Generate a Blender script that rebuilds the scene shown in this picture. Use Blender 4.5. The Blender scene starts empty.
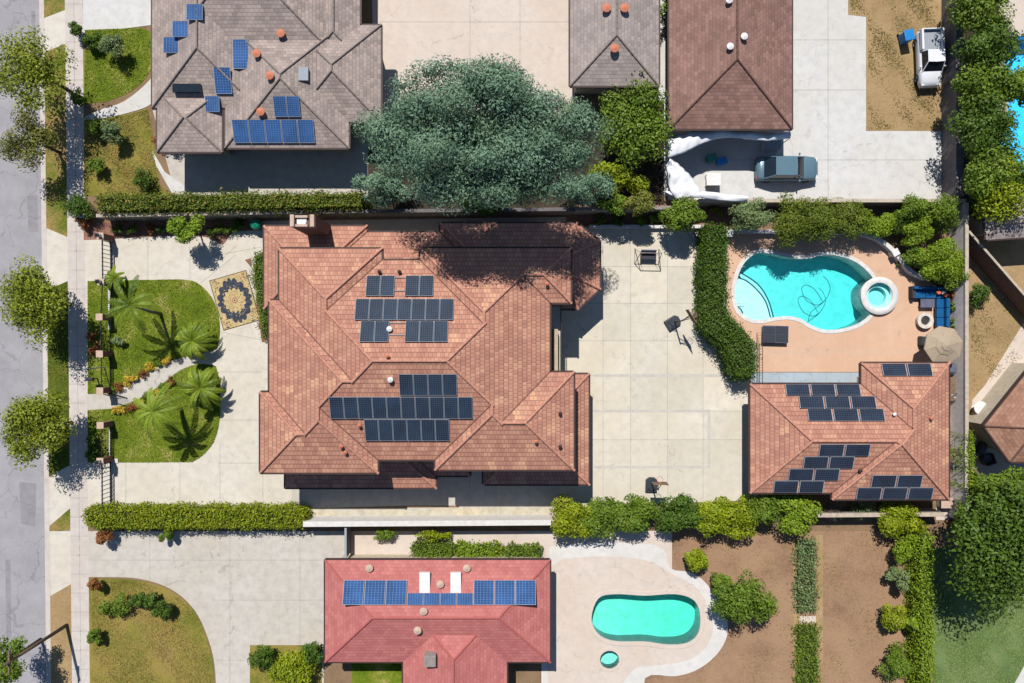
import bpy, bmesh, math, random
import numpy as np
from mathutils import Vector, Matrix
from mathutils.geometry import tessellate_polygon

random.seed(7)
H, F = 52.0, 676.0            # camera height in metres, focal length in picture widths/1024
SC = bpy.context.scene
COL = SC.collection
SLOPE = 0.33

def W(px, py, z=0.0):
    """ground-plan position of something seen at (px, py) and standing z metres high"""
    k = (H - z) / F
    return ((px - 512.0) * k, (341.5 - py) * k)
def W3(px, py, z=0.0):
    x, y = W(px, py, z); return (x, y, z)
def PW(pts, z=0.0): return [W(a, b, z) for a, b in pts]

def lin(c):
    c = c / 255.0
    return c / 12.92 if c <= 0.04045 else ((c + 0.055) / 1.055) ** 2.4
def rgb(r, g, b, k=1.0): return (lin(r) * k, lin(g) * k, lin(b) * k, 1.0)
def sunlit(r, g, b, k=0.62): return rgb(r, g, b, k)

# ------------------------------------------------------------------ materials
MATS = {}
class NT:
    def __init__(s, name):
        s.m = bpy.data.materials.new(name); s.m.use_nodes = True
        s.t = s.m.node_tree; s.n = s.t.nodes; s.l = s.t.links
        s.n.clear()
        s.out = s.n.new('ShaderNodeOutputMaterial')
        s.p = s.n.new('ShaderNodeBsdfPrincipled')
        s.l.new(s.p.outputs[0], s.out.inputs[0])
    def new(s, t, **kw):
        n = s.n.new(t)
        for k, v in kw.items(): setattr(n, k, v)
        return n
    def pos(s):
        return s.new('ShaderNodeNewGeometry').outputs['Position']
    def noise(s, vec, scale, detail=4, rough=0.6):
        n = s.new('ShaderNodeTexNoise'); n.inputs['Scale'].default_value = scale
        n.inputs['Detail'].default_value = detail; n.inputs['Roughness'].default_value = rough
        if vec is not None: s.l.new(vec, n.inputs['Vector'])
        return n.outputs['Fac']
    def ramp(s, fac, stops, interp='LINEAR'):
        r = s.new('ShaderNodeValToRGB'); r.color_ramp.interpolation = interp
        e = r.color_ramp.elements
        while len(e) > 1: e.remove(e[-1])
        e[0].position, e[0].color = stops[0]
        for p, c in stops[1:]:
            x = e.new(p); x.color = c
        s.l.new(fac, r.inputs[0]); return r.outputs[0]
    def math(s, op, a, b=None, c=None):
        n = s.new('ShaderNodeMath', operation=op)
        for i, v in enumerate((a, b, c)):
            if v is None: continue
            if isinstance(v, (int, float)): n.inputs[i].default_value = v
            else: s.l.new(v, n.inputs[i])
        return n.outputs[0]
    def mix(s, f, a, b, mode='MIX'):
        n = s.new('ShaderNodeMix', data_type='RGBA', blend_type=mode)
        for i, v in ((0, f), (6, a), (7, b)):
            if isinstance(v, (int, float)): n.inputs[i].default_value = v
            elif isinstance(v, tuple): n.inputs[i].default_value = v
            else: s.l.new(v, n.inputs[i])
        return n.outputs[2]
    def bump(s, h, dist, strength=1.0):
        b = s.new('ShaderNodeBump'); b.inputs['Distance'].default_value = dist
        b.inputs['Strength'].default_value = strength
        s.l.new(h, b.inputs['Height']); s.l.new(b.outputs[0], s.p.inputs['Normal'])
    def color(s, c):
        if isinstance(c, tuple): s.p.inputs['Base Color'].default_value = c
        else: s.l.new(c, s.p.inputs['Base Color'])
    def rough(s, r, spec=0.3):
        s.p.inputs['Roughness'].default_value = r
        s.p.inputs['Specular IOR Level'].default_value = spec

def m_plain(name, c, rough=0.6, spec=0.3, metal=0.0, var=0.12, scale=3.0):
    if name in MATS: return MATS[name]
    t = NT(name); n = t.noise(t.pos(), scale, 5)
    a = tuple(min(1, x * (1 - var)) for x in c[:3]) + (1,); b = tuple(min(1, x * (1 + var)) for x in c[:3]) + (1,)
    t.color(t.ramp(n, [(0.3, a), (0.7, b)])); t.rough(rough, spec); t.p.inputs['Metallic'].default_value = metal
    MATS[name] = t.m; return t.m

def m_concrete(name, c, stain=0.35, warm=None, bump=0.004, crack=.3):
    t = NT(name); p = t.pos()
    big = t.noise(p, 0.22, 6, 0.62); mid = t.noise(p, 1.6, 6, 0.65); fine = t.noise(p, 14, 5, 0.7)
    w = warm or tuple(x * y for x, y in zip(c[:3], (0.93, 0.90, 0.84))) + (1,)
    base = t.mix(t.ramp(big, [(0.38, (0, 0, 0, 1)), (0.64, (1, 1, 1, 1))]), c, w)
    d = tuple(x * (1 - stain) for x in c[:3]) + (1,)
    base = t.mix(t.ramp(mid, [(0.42, (0, 0, 0, 1)), (0.72, (0.8, 0.8, 0.8, 1))]), base, d)
    base = t.mix(t.ramp(fine, [(0.35, (0, 0, 0, 1)), (0.75, (0.28, 0.28, 0.28, 1))]), base, d)
    # small dark drips and oil spots
    sp = t.noise(p, 0.9, 3, 0.5)
    base = t.mix(t.ramp(sp, [(0.66, (0, 0, 0, 1)), (0.78, (0.5, 0.5, 0.5, 1))]), base, tuple(x * 0.5 for x in c[:3]) + (1,))
    # hairline cracks and a tone of its own for each cast panel
    dv = t.new('ShaderNodeVectorMath', operation='MULTIPLY_ADD'); nz = t.new('ShaderNodeTexNoise'); nz.inputs['Scale'].default_value = 1.1; nz.inputs['Detail'].default_value = 5
    t.l.new(p, nz.inputs['Vector']); t.l.new(nz.outputs['Color'], dv.inputs[0]); dv.inputs[1].default_value = (1.6, 1.6, 0); t.l.new(p, dv.inputs[2])
    vo = t.new('ShaderNodeTexVoronoi', feature='DISTANCE_TO_EDGE'); vo.inputs['Scale'].default_value = 0.16; t.l.new(dv.outputs[0], vo.inputs['Vector'])
    ck = t.math('MULTIPLY', t.math('LESS_THAN', vo.outputs['Distance'], 0.003), t.math('GREATER_THAN', mid, 0.47))
    base = t.mix(t.math('MULTIPLY', ck, crack), base, tuple(x * 0.35 for x in c[:3]) + (1,))
    at = t.new('ShaderNodeAttribute', attribute_name='tone')
    base = t.mix(1.0, base, t.ramp(at.outputs['Fac'], [(0.0, (1, 1, 1, 1)), (0.001, (.90, .905, .91, 1)), (1.0, (1.04, 1.02, 1.0, 1))]), 'MULTIPLY')
    t.color(base); t.rough(0.85, 0.2); t.bump(fine, bump); return t.m

def m_ground(name, stops, s1=0.5, s2=9.0, bump=0.03, mixf=0.45, cracks=False):
    t = NT(name); p = t.pos()
    a = t.noise(p, s1, 6, 0.65); b = t.noise(p, s2, 6, 0.7)
    f = t.math('ADD', t.math('MULTIPLY', a, 1 - mixf), t.math('MULTIPLY', b, mixf))
    col = t.ramp(f, stops)
    if cracks:
        dv = t.new('ShaderNodeVectorMath', operation='MULTIPLY_ADD'); nz = t.new('ShaderNodeTexNoise'); nz.inputs['Scale'].default_value = .9; nz.inputs['Detail'].default_value = 6
        t.l.new(p, nz.inputs['Vector']); t.l.new(nz.outputs['Color'], dv.inputs[0]); dv.inputs[1].default_value = (2, 2, 0); t.l.new(p, dv.inputs[2])
        vo = t.new('ShaderNodeTexVoronoi', feature='DISTANCE_TO_EDGE'); vo.inputs['Scale'].default_value = 0.3; t.l.new(dv.outputs[0], vo.inputs['Vector'])
        col = t.mix(t.math('MULTIPLY', t.math('LESS_THAN', vo.outputs['Distance'], 0.008), 0.28), col, tuple(x * .4 for x in stops[0][1][:3]) + (1,))
    t.color(col); t.rough(0.95, 0.1); t.bump(b, bump); return t.m

def m_leaf(name, dark, light, trans=0.25, extra=None):
    t = NT(name)
    at = t.new('ShaderNodeAttribute', attribute_name='var')
    st = [(0.0, dark), (0.62, light)]
    if extra: st += [(0.88, light), (0.97, extra)]
    col = t.ramp(at.outputs['Fac'], st)
    pn = t.noise(t.pos(), 0.9, 3)
    col = t.mix(t.ramp(pn, [(0.35, (0, 0, 0, 1)), (0.7, (0.45, 0.45, 0.45, 1))]), col, tuple(x * y for x, y in zip(light[:3], (1.25, 1.1, 0.8))) + (1,))
    t.color(col); t.rough(0.55, 0.25)
    tr = t.new('ShaderNodeBsdfTranslucent'); t.l.new(col, tr.inputs[0])
    mx = t.new('ShaderNodeMixShader'); mx.inputs[0].default_value = trans
    t.l.new(t.p.outputs[0], mx.inputs[1]); t.l.new(tr.outputs[0], mx.inputs[2]); t.l.new(mx.outputs[0], t.out.inputs[0])
    return t.m

def m_tiles(name, cols, cw=0.30, ch=0.36, bump=0.03, line=0.45, lightchance=0.93, lightcol=None):
    """roof tiles laid out in metres on the roof's own UVs: u along the eave, v up the slope"""
    t = NT(name)
    uv = t.new('ShaderNodeUVMap').outputs[0]
    sx = t.new('ShaderNodeSeparateXYZ'); t.l.new(uv, sx.inputs[0])
    v = t.math('DIVIDE', sx.outputs[1], ch); row = t.math('FLOOR', v); fv = t.math('FRACT', v)
    wn0 = t.new('ShaderNodeTexWhiteNoise', noise_dimensions='1D'); t.l.new(row, wn0.inputs['W'])
    u = t.math('ADD', t.math('DIVIDE', sx.outputs[0], cw), t.math('MULTIPLY', t.math('MODULO', row, 2.0), 0.5))
    cu = t.math('FLOOR', u); fu = t.math('FRACT', u)
    cb = t.new('ShaderNodeCombineXYZ'); t.l.new(cu, cb.inputs[0]); t.l.new(row, cb.inputs[1])
    wn = t.new('ShaderNodeTexWhiteNoise', noise_dimensions='2D'); t.l.new(cb.outputs[0], wn.inputs['Vector'])
    # batches of three or four tiles that came from one pallet
    cb2 = t.new('ShaderNodeCombineXYZ'); t.l.new(t.math('FLOOR', t.math('DIVIDE', cu, 2.0)), cb2.inputs[0]); t.l.new(t.math('FLOOR', t.math('DIVIDE', row, 2.0)), cb2.inputs[1])
    wn2 = t.new('ShaderNodeTexWhiteNoise', noise_dimensions='2D'); t.l.new(cb2.outputs[0], wn2.inputs['Vector'])
    f = t.math('ADD', t.math('MULTIPLY', wn.outputs[0], 0.55), t.math('MULTIPLY', wn2.outputs[0], 0.45))
    col = t.ramp(f, [(0.15, cols[0]), (0.5, cols[1]), (0.82, cols[2])])
    if lightcol:
        pick = t.math('GREATER_THAN', wn2.outputs[0], lightchance)
        col = t.mix(t.math('MULTIPLY', pick, 0.75), col, lightcol)
    wz = t.noise(t.pos(), 0.35, 5)
    col = t.mix(t.ramp(wz, [(0.4, (0, 0, 0, 1)), (0.75, (0.4, 0.4, 0.4, 1))]), col, tuple(x * y for x, y in zip(cols[1][:3], (0.72, 0.72, 0.8))) + (1,))
    # open joints between tiles
    jx = t.math('LESS_THAN', fu, 0.16); jy = t.math('LESS_THAN', fv, 0.17)
    j = t.math('MAXIMUM', t.math('MULTIPLY', jx, line * 0.8), t.math('MULTIPLY', jy, line))
    col = t.mix(j, col, tuple(x * 0.25 for x in cols[0][:3]) + (1,))
    t.color(col); t.rough(0.8, 0.2)
    prof = t.math('ADD', t.math('MULTIPLY', t.math('SINE', t.math('MULTIPLY', fu, math.pi)), 0.6), t.math('SUBTRACT', 1.0, fv))
    t.bump(prof, bump, 0.6); return t.m

def m_cells(name, cell, grid, n=(6, 10), lw=0.10):
    t = NT(name); uv = t.new('ShaderNodeUVMap').outputs[0]
    sx = t.new('ShaderNodeSeparateXYZ'); t.l.new(uv, sx.inputs[0])
    ax = t.math('LESS_THAN', t.math('FRACT', t.math('MULTIPLY', sx.outputs[0], n[0])), lw)
    ay = t.math('LESS_THAN', t.math('FRACT', t.math('MULTIPLY', sx.outputs[1], n[1])), lw)
    g = t.math('MAXIMUM', ax, ay)
    nz = t.noise(t.pos(), 0.7, 3)
    c = t.ramp(nz, [(0.35, tuple(x * 0.75 for x in cell[:3]) + (1,)), (0.65, tuple(x * 1.25 for x in cell[:3]) + (1,))])
    t.color(t.mix(g, c, grid)); t.rough(0.5, 0.04); return t.m

M = {}
M['soil'] = m_ground('dry soil', [(0.3, rgb(104, 84, 64, .55)), (0.55, rgb(160, 132, 102, .56)), (0.75, rgb(140, 118, 86, .56))])
M['dirt'] = m_ground('bare dirt', [(0.32, rgb(132, 104, 80, .58)), (0.48, rgb(168, 134, 106, .58)), (0.6, rgb(180, 146, 114, .58)), (0.72, rgb(150, 132, 92, .56))], 0.3, 5, .03, .4)
M['drygrass'] = m_ground('dry grass', [(0.30, rgb(112, 108, 62, .56)), (0.42, rgb(164, 138, 96, .58)), (0.56, rgb(188, 158, 116, .58)), (0.68, rgb(202, 176, 136, .58))], 0.28, 6, .03, .4)
M['bedsoil'] = m_ground('dark tree shade ground', [(0.3, rgb(40, 34, 28, .7)), (0.55, rgb(76, 66, 54, .7)), (0.75, rgb(100, 86, 70, .7))], 1.2, 11)  # dark brown ground colour with the shade under the cedar painted in
M['reddirt'] = m_ground('red mulch', [(0.3, rgb(90, 62, 50, .6)), (0.55, rgb(168, 122, 104, .6)), (0.75, rgb(190, 148, 128, .6))], 1.2, 11)
M['lawn'] = m_ground('green lawn', [(0.34, rgb(70, 88, 16, .58)), (0.45, rgb(102, 122, 28, .6)), (0.53, rgb(124, 138, 40, .6)), (0.62, rgb(176, 164, 96, .6))], 0.55, 6, 0.03, 0.35)
M['lawn_dry'] = m_ground('patchy lawn', [(0.32, rgb(92, 104, 38, .52)), (0.44, rgb(130, 130, 54, .54)), (0.53, rgb(166, 148, 76, .55)), (0.64, rgb(160, 130, 92, .55))], 0.2, 6, 0.03, 0.35)
M['lawn_cool'] = m_ground('watered lawn', [(0.3, rgb(88, 116, 62, .52)), (0.5, rgb(118, 142, 84, .54)), (0.7, rgb(152, 164, 112, .55))], 0.4, 9, 0.06, 0.4)
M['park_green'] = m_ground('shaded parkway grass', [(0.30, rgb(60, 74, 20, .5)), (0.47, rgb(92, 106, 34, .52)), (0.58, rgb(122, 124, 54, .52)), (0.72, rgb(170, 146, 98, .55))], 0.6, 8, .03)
M['parkway'] = m_ground('parkway grass', [(0.32, rgb(74, 88, 28, .6)), (0.47, rgb(112, 122, 46, .6)), (0.56, rgb(164, 136, 84, .6)), (0.72, rgb(184, 150, 104, .6))], 0.5, 8)
M['conc'] = m_concrete('driveway concrete', rgb(222, 214, 200, .66), 0.25)
M['conc_patio'] = m_concrete('patio concrete', rgb(226, 218, 202, .66), 0.22, rgb(214, 205, 182, .66))
M['conc_grey'] = m_concrete('grey concrete', rgb(210, 203, 192, .64), 0.28)
M['conc_white'] = m_concrete('pale concrete', rgb(228, 226, 222, .60), 0.22)
M['conc_bright'] = m_concrete('bright deck concrete', rgb(236, 232, 226, .60), 0.22, rgb(226, 220, 210, .60), crack=.1)
M['conc_beige'] = m_concrete('beige concrete', rgb(224, 209, 196, .64), 0.18)
M['conc_yellow'] = m_concrete('yellowed concrete', rgb(222, 208, 178, .62), 0.4, rgb(206, 202, 190, .62))
M['walk'] = m_concrete('sidewalk concrete', rgb(216, 206, 198, .64), 0.25)
M['joint'] = m_plain('concrete joint', rgb(188, 181, 170, .56), 0.9, var=.25)
M['deck'] = m_concrete('peach pool deck', rgb(227, 188, 158, .63), 0.15, rgb(220, 177, 146, .63), crack=.06)
M['slate'] = m_concrete('blue grey walkway', rgb(186, 200, 210, .6), 0.15)
M['asphalt'] = m_ground('street asphalt', [(0.3, rgb(146, 143, 145, .62)), (0.5, rgb(165, 162, 164, .64)), (0.7, rgb(182, 179, 180, .64))], 0.5, 18, 0.01, 0.5, True)
M['line'] = m_plain('worn court line', rgb(206, 200, 190, .6), 0.9, var=.1, scale=2)
TC = [rgb(180, 126, 107, .64), rgb(195, 140, 117, .64), rgb(210, 157, 130, .64)]
M['tiles'] = m_tiles('terracotta tiles', TC, .26, .33, .02, .5, .978, lightcol=rgb(224, 174, 138, .64))
M['ridge'] = m_plain('ridge tiles', rgb(198, 142, 120, .62), 0.8, var=.25, scale=5)
M['valley'] = m_plain('valley metal', rgb(124, 82, 68, .6), 0.7)
M['gutter'] = m_plain('brown gutter', rgb(70, 50, 46, .6), 0.6)
M['stucco'] = m_plain('cream stucco', rgb(208, 194, 170, .6), 0.9)
M['stucco_pink'] = m_plain('brown stucco', rgb(126, 92, 84, .6), 0.9)
M['shingle_grey'] = m_tiles('grey shingles', [rgb(148, 134, 126, .66), rgb(168, 152, 143, .66), rgb(184, 166, 155, .66)], .35, .25, .01, .3)
M['shingle_taupe'] = m_tiles('taupe shingles', [rgb(150, 138, 132, .66), rgb(166, 153, 146, .66), rgb(178, 164, 156, .66)], .35, .25, .01, .25)
M['shingle_brown'] = m_tiles('brown shingles', [rgb(128, 98, 87, .68), rgb(144, 110, 98, .68), rgb(158, 122, 110, .68)], .35, .25, .01, .25)
M['shingle_red'] = m_tiles('red shingles', [rgb(190, 112, 106, .6), rgb(202, 122, 116, .6), rgb(210, 132, 124, .6)], .35, .25, .01, .18)
M['shingle_tan'] = m_tiles('tan shingles', [rgb(150, 110, 88, .6), rgb(170, 126, 104, .6), rgb(182, 140, 116, .6)], .35, .25, .01, .25)
M['cells'] = m_cells('dark solar cells', rgb(42, 58, 78, .6), rgb(98, 106, 116, .5))
M['cells_l'] = m_cells('landscape solar cells', rgb(42, 52, 70, .6), rgb(92, 100, 112, .5), (10, 6))
M['cells_blue'] = m_cells('blue solar cells', rgb(50, 88, 142, .62), rgb(120, 150, 185, .6), (6, 10), .08)
M['alu'] = m_plain('aluminium', rgb(168, 174, 182, .6), 0.7, 0.1, 0.0, .06)
M['block'] = m_plain('grey block wall', rgb(158, 148, 140, .6), 0.9, var=.2)
M['gardenwall'] = m_plain('pale grey garden wall', rgb(206, 198, 194, .95), 0.9, var=.15)
M['blockcap'] = m_plain('block wall cap', rgb(200, 184, 164, .6), 0.9, var=.2)
M['white'] = m_plain('white paint', rgb(238, 236, 232, .62), 0.6, var=.05)
M['plaster'] = m_plain('white plaster', rgb(226, 222, 216, .62), 0.8, var=.12)
M['black'] = m_plain('black metal', rgb(46, 48, 52, .7), 0.45, 0.4)
M['black_pl'] = m_plain('black plastic', rgb(48, 54, 62, .7), 0.5, 0.4)
M['brick'] = m_plain('pillar brick', rgb(150, 108, 90, .6), 0.9, var=.35, scale=9)
M['capstone'] = m_plain('pillar cap stone', rgb(206, 178, 158, .62), 0.9)
M['wood'] = m_plain('weathered wood', rgb(132, 108, 88, .6), 0.85, var=.3, scale=6)
M['bark'] = m_plain('bark', rgb(110, 92, 76, .55), 0.9, var=.35, scale=8)
M['palmbark'] = m_plain('palm bark', rgb(138, 130, 122, .6), 0.9, var=.3, scale=8)
M['twig'] = m_plain('hedge twigs', rgb(52, 56, 22, .6), 0.95, var=.4, scale=6)
M['bluefab'] = m_plain('blue cushion fabric', rgb(28, 92, 142, .66), 0.9, .1, var=.15, scale=6)
M['wicker'] = m_plain('dark wicker', rgb(60, 58, 66, .7), 0.8, var=.3, scale=20)
M['greytop'] = m_plain('grey table top', rgb(104, 106, 126, .62), 0.5, var=.2)
M['orange'] = m_plain('orange fabric', rgb(206, 108, 80, .66), 0.9)
M['canvas'] = m_plain('taupe canvas', rgb(180, 162, 138, .64), 0.9, .1, var=.07)
M['stone'] = m_plain('pale stone', rgb(218, 208, 194, .66), 0.85, var=.2)
M['ash'] = m_plain('lava rock', rgb(70, 66, 62, .6), 0.9, var=.5, scale=25)
M['greenpl'] = m_plain('green plastic', rgb(24, 140, 110, .7), 0.3, 0.5)
M['tarp'] = m_plain('white tarp', rgb(238, 238, 240, .64), 0.5, .3, var=.05)
M['bluepl'] = m_plain('blue plastic', rgb(30, 130, 200, .7), 0.4, .4)
M['rug_tan'] = m_plain('rug tan', rgb(206, 182, 132, .58), 0.95, .05, var=.3, scale=7)
M['rug_navy'] = m_plain('rug navy', rgb(72, 76, 88, .6), 0.95, .05, var=.5, scale=7)
M['rug_edge'] = m_plain('rug edge', rgb(104, 84, 62, .6), 0.95, .05)
M['rug_rust'] = m_plain('rug rust', rgb(176, 120, 90, .62), 0.95, .05)
M['glass'] = m_plain('dark car glass', rgb(30, 38, 46, .8), 0.08, 0.6)
M['paint_white'] = m_plain('white car paint', rgb(236, 238, 242, .64), 0.25, .5, var=.02)
M['paint_teal'] = m_plain('grey blue car paint', rgb(118, 150, 164, .6), 0.25, .5, 0.3, var=.03)
M['tyre'] = m_plain('tyre rubber', rgb(34, 34, 36, .7), 0.85)
M['lamp_red'] = m_plain('red lens', rgb(170, 30, 28, .7), 0.2, .5)
M['lamp_clear'] = m_plain('clear lens', rgb(220, 225, 230, .7), 0.1, .6)
M['steel'] = m_plain('steel', rgb(170, 174, 178, .7), 0.3, .5, .7)
M['brownwall'] = m_plain('brown fence boards', rgb(126, 98, 84, .6), 0.9, var=.2)
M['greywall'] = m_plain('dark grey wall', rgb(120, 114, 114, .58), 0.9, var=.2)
M['balcony'] = m_plain('tan parapet cap', rgb(196, 178, 148, .6), 0.9)
M['tail'] = m_plain('terracotta vent', rgb(206, 126, 96, .62), 0.8)
L = {}
L['hedge'] = m_leaf('hedge leaf', rgb(82, 102, 12, .78), rgb(146, 162, 28, .8), .28, rgb(150, 130, 60, .75))
L['mixed'] = m_leaf('mixed hedge leaf', rgb(58, 80, 18, .75), rgb(112, 128, 40, .8), .25, rgb(180, 140, 78, .75))
L['dark'] = m_leaf('dark leaf', rgb(40, 66, 18, .75), rgb(84, 112, 34, .8), .22)
L['mid'] = m_leaf('mid green leaf', rgb(60, 86, 22, .75), rgb(110, 136, 40, .8), .25)
L['bright'] = m_leaf('bright leaf', rgb(78, 108, 20, .78), rgb(136, 162, 42, .82), .3)
L['olive'] = m_leaf('olive leaf', rgb(62, 70, 22, .8), rgb(122, 126, 52, .85), .22, rgb(140, 90, 50, .7))
L['street'] = m_leaf('street tree leaf', rgb(78, 96, 16, .78), rgb(138, 150, 42, .82), .28, rgb(190, 190, 90, .8))
L['cedar'] = m_leaf('cedar needles', rgb(62, 92, 72, .72), rgb(118, 150, 124, .75), .2)
L['grey'] = m_leaf('grey green leaf', rgb(70, 92, 56, .75), rgb(126, 146, 96, .8), .22)
L['palm'] = m_leaf('palm leaf', rgb(62, 88, 20, .78), rgb(126, 146, 42, .82), .25, rgb(196, 186, 80, .85))
L['yellow'] = m_leaf('yellow leaf', rgb(150, 130, 30, .75), rgb(206, 176, 66, .85), .25, rgb(190, 96, 50, .8))
L['rust'] = m_leaf('rusty leaf', rgb(96, 60, 32, .75), rgb(150, 96, 54, .8), .22, rgb(120, 130, 50, .8))
L['deadtwig'] = m_leaf('bare twigs', rgb(92, 78, 72, .7), rgb(140, 122, 112, .75), .1)

# ------------------------------------------------------------------ mesh helpers
LOC = {}
def link(o, parent=None):
    COL.objects.link(o)
    if parent is not None: o.parent = parent
    return o
def thing(name, label, cat, loc=(0, 0, 0), rz=0.0, group=None):
    o = bpy.data.objects.new(name, None); o.empty_display_size = 0.3
    o.location = loc; o.rotation_euler = (0, 0, rz); link(o); LOC[o] = Vector(loc)
    o['label'] = label; o['category'] = cat
    if group: o['group'] = group
    return o
def tag(o, label, cat, group=None, kind=None):
    o['label'] = label; o['category'] = cat
    if group: o['group'] = group
    if kind: o['kind'] = kind
    return o

class MB:
    """collects faces, then links them as one mesh object"""
    def __init__(s): s.v = []; s.f = []; s.mi = []; s.uv = {}
    def face(s, pts, mi=0, uv=None):
        i = len(s.v); s.v += [tuple(p) for p in pts]; s.f.append(tuple(range(i, i + len(pts)))); s.mi.append(mi)
        if uv: s.uv[len(s.f) - 1] = uv
        return s
    def quads(s, ring0, ring1, mi=0, closed=True):
        n = len(ring0); i = len(s.v); s.v += [tuple(p) for p in ring0] + [tuple(p) for p in ring1]
        for k in range(n if closed else n - 1):
            a, b = i + k, i + (k + 1) % n; s.f.append((a, b, b + n, a + n)); s.mi.append(mi)
    def prism(s, pts, z0, z1, mi=0, top_mi=None, bottom=True):
        if sum(pts[i - 1][0] * p[1] - p[0] * pts[i - 1][1] for i, p in enumerate(pts)) < 0: pts = pts[::-1]
        i = len(s.v); n = len(pts)
        s.v += [(p[0], p[1], z0) for p in pts] + [(p[0], p[1], z1) for p in pts]
        s.f.append(tuple(range(i + n, i + 2 * n))); s.mi.append(mi if top_mi is None else top_mi)
        if bottom: s.f.append(tuple(range(i + n - 1, i - 1, -1))); s.mi.append(mi)
        for k in range(n):
            j = (k + 1) % n; s.f.append((i + k, i + j, i + n + j, i + n + k)); s.mi.append(mi)
        return s
    def box(s, c, d, rz=0.0, mi=0, tilt=None):
        m = Matrix.Rotation(rz, 3, 'Z')
        if tilt is not None: m = m @ tilt
        i = len(s.v)
        for z in (-1, 1):
            for x, y in ((-1, -1), (1, -1), (1, 1), (-1, 1)):
                p = m @ Vector((x * d[0] / 2, y * d[1] / 2, z * d[2] / 2)); s.v.append((p.x + c[0], p.y + c[1], p.z + c[2]))
        for f in ((3, 2, 1, 0), (4, 5, 6, 7), (0, 1, 5, 4), (1, 2, 6, 5), (2, 3, 7, 6), (3, 0, 4, 7)):
            s.f.append(tuple(i + k for k in f)); s.mi.append(mi)
        return s
    def tube(s, pts, r, seg=8, mi=0, cap=True):
        pts = [Vector(p) for p in pts]; rs = r if isinstance(r, (list, tuple)) else [r] * len(pts)
        rings = []; up = Vector((0, 0, 1))
        for k, p in enumerate(pts):
            d = (pts[min(k + 1, len(pts) - 1)] - pts[max(k - 1, 0)]).normalized()
            a = d.cross(up)
            if a.length < 0.05: a = d.cross(Vector((1, 0, 0)))
            a.normalize(); b = a.cross(d)
            rings.append([p + (a * math.cos(t) + b * math.sin(t)) * rs[k] for t in [2 * math.pi * q / seg for q in range(seg)]])
        for k in range(len(rings) - 1): s.quads(rings[k], rings[k + 1], mi)
        if cap: s.face(rings[0][::-1], mi); s.face(rings[-1], mi)
        return s
    def lathe(s, prof, c=(0, 0), seg=24, mi=0, cap=True):
        rings = [[(c[0] + r * math.cos(2 * math.pi * q / seg), c[1] + r * math.sin(2 * math.pi * q / seg), z) for q in range(seg)] for r, z in prof]
        for k in range(len(rings) - 1): s.quads(rings[k], rings[k + 1], mi)
        if cap: s.face(rings[0][::-1], mi); s.face(rings[-1], mi)
        return s
    def strip(s, a, b, w, z0, z1, mi=0):
        a = Vector(a[:2]); b = Vector(b[:2]); d = (b - a).normalized(); n = Vector((-d.y, d.x)) * w / 2
        return s.prism([tuple(a - n), tuple(b - n), tuple(b + n), tuple(a + n)], z0, z1, mi)
    def build(s, name, mats, parent=None, origin=None, smooth=False, local=False):
        o0 = Vector((0, 0, 0))
        if not local:
            p = parent
            while p is not None: o0 += p.location; p = p.parent
            if parent is None and origin is not None: o0 = Vector(origin)
        me = bpy.data.meshes.new(name)
        me.from_pydata([(v[0] - o0.x, v[1] - o0.y, v[2] - o0.z) for v in s.v], [], s.f)
        for m in (mats if isinstance(mats, (list, tuple)) else [mats]): me.materials.append(m)
        me.polygons.foreach_set('material_index', s.mi)
        if s.uv:
            ul = me.uv_layers.new(name='UVMap')
            for fi, uv in s.uv.items():
                p = me.polygons[fi]
                for k, li in enumerate(p.loop_indices): ul.data[li].uv = uv[k]
        if smooth: me.polygons.foreach_set('use_smooth', [True] * len(me.polygons))
        me.update()
        if smooth or len(s.f) > 6:
            bm = bmesh.new(); bm.from_mesh(me); bmesh.ops.remove_doubles(bm, verts=bm.verts, dist=1e-5) if smooth else None
            bm.to_mesh(me); bm.free()
        o = bpy.data.objects.new(name, me); link(o, parent)
        if parent is None and origin is not None: o.location = origin
        return o

def bevel(o, w=0.02, seg=2):
    b = o.modifiers.new('bevel', 'BEVEL'); b.width = w; b.segments = seg; b.limit_method = 'ANGLE'; b.angle_limit = 0.7
    return o
def structure(name, mb, mats, smooth=False):
    o = mb.build(name, mats, smooth=smooth); o['kind'] = 'structure'; return o

def sheet(outer, holes, z, mi=0, mb=None):
    mb = mb or MB(); polys = [[Vector((p[0], p[1], 0)) for p in outer]] + [[Vector((p[0], p[1], 0)) for p in h] for h in holes]
    flat = [p for q in polys for p in q]
    for tri in tessellate_polygon(polys):
        a, b, c = (flat[i] for i in tri)
        if (b - a).cross(c - a).z < 0: a, c = c, a
        mb.face([(a.x, a.y, z), (b.x, b.y, z), (c.x, c.y, z)], mi)
    return mb

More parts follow.
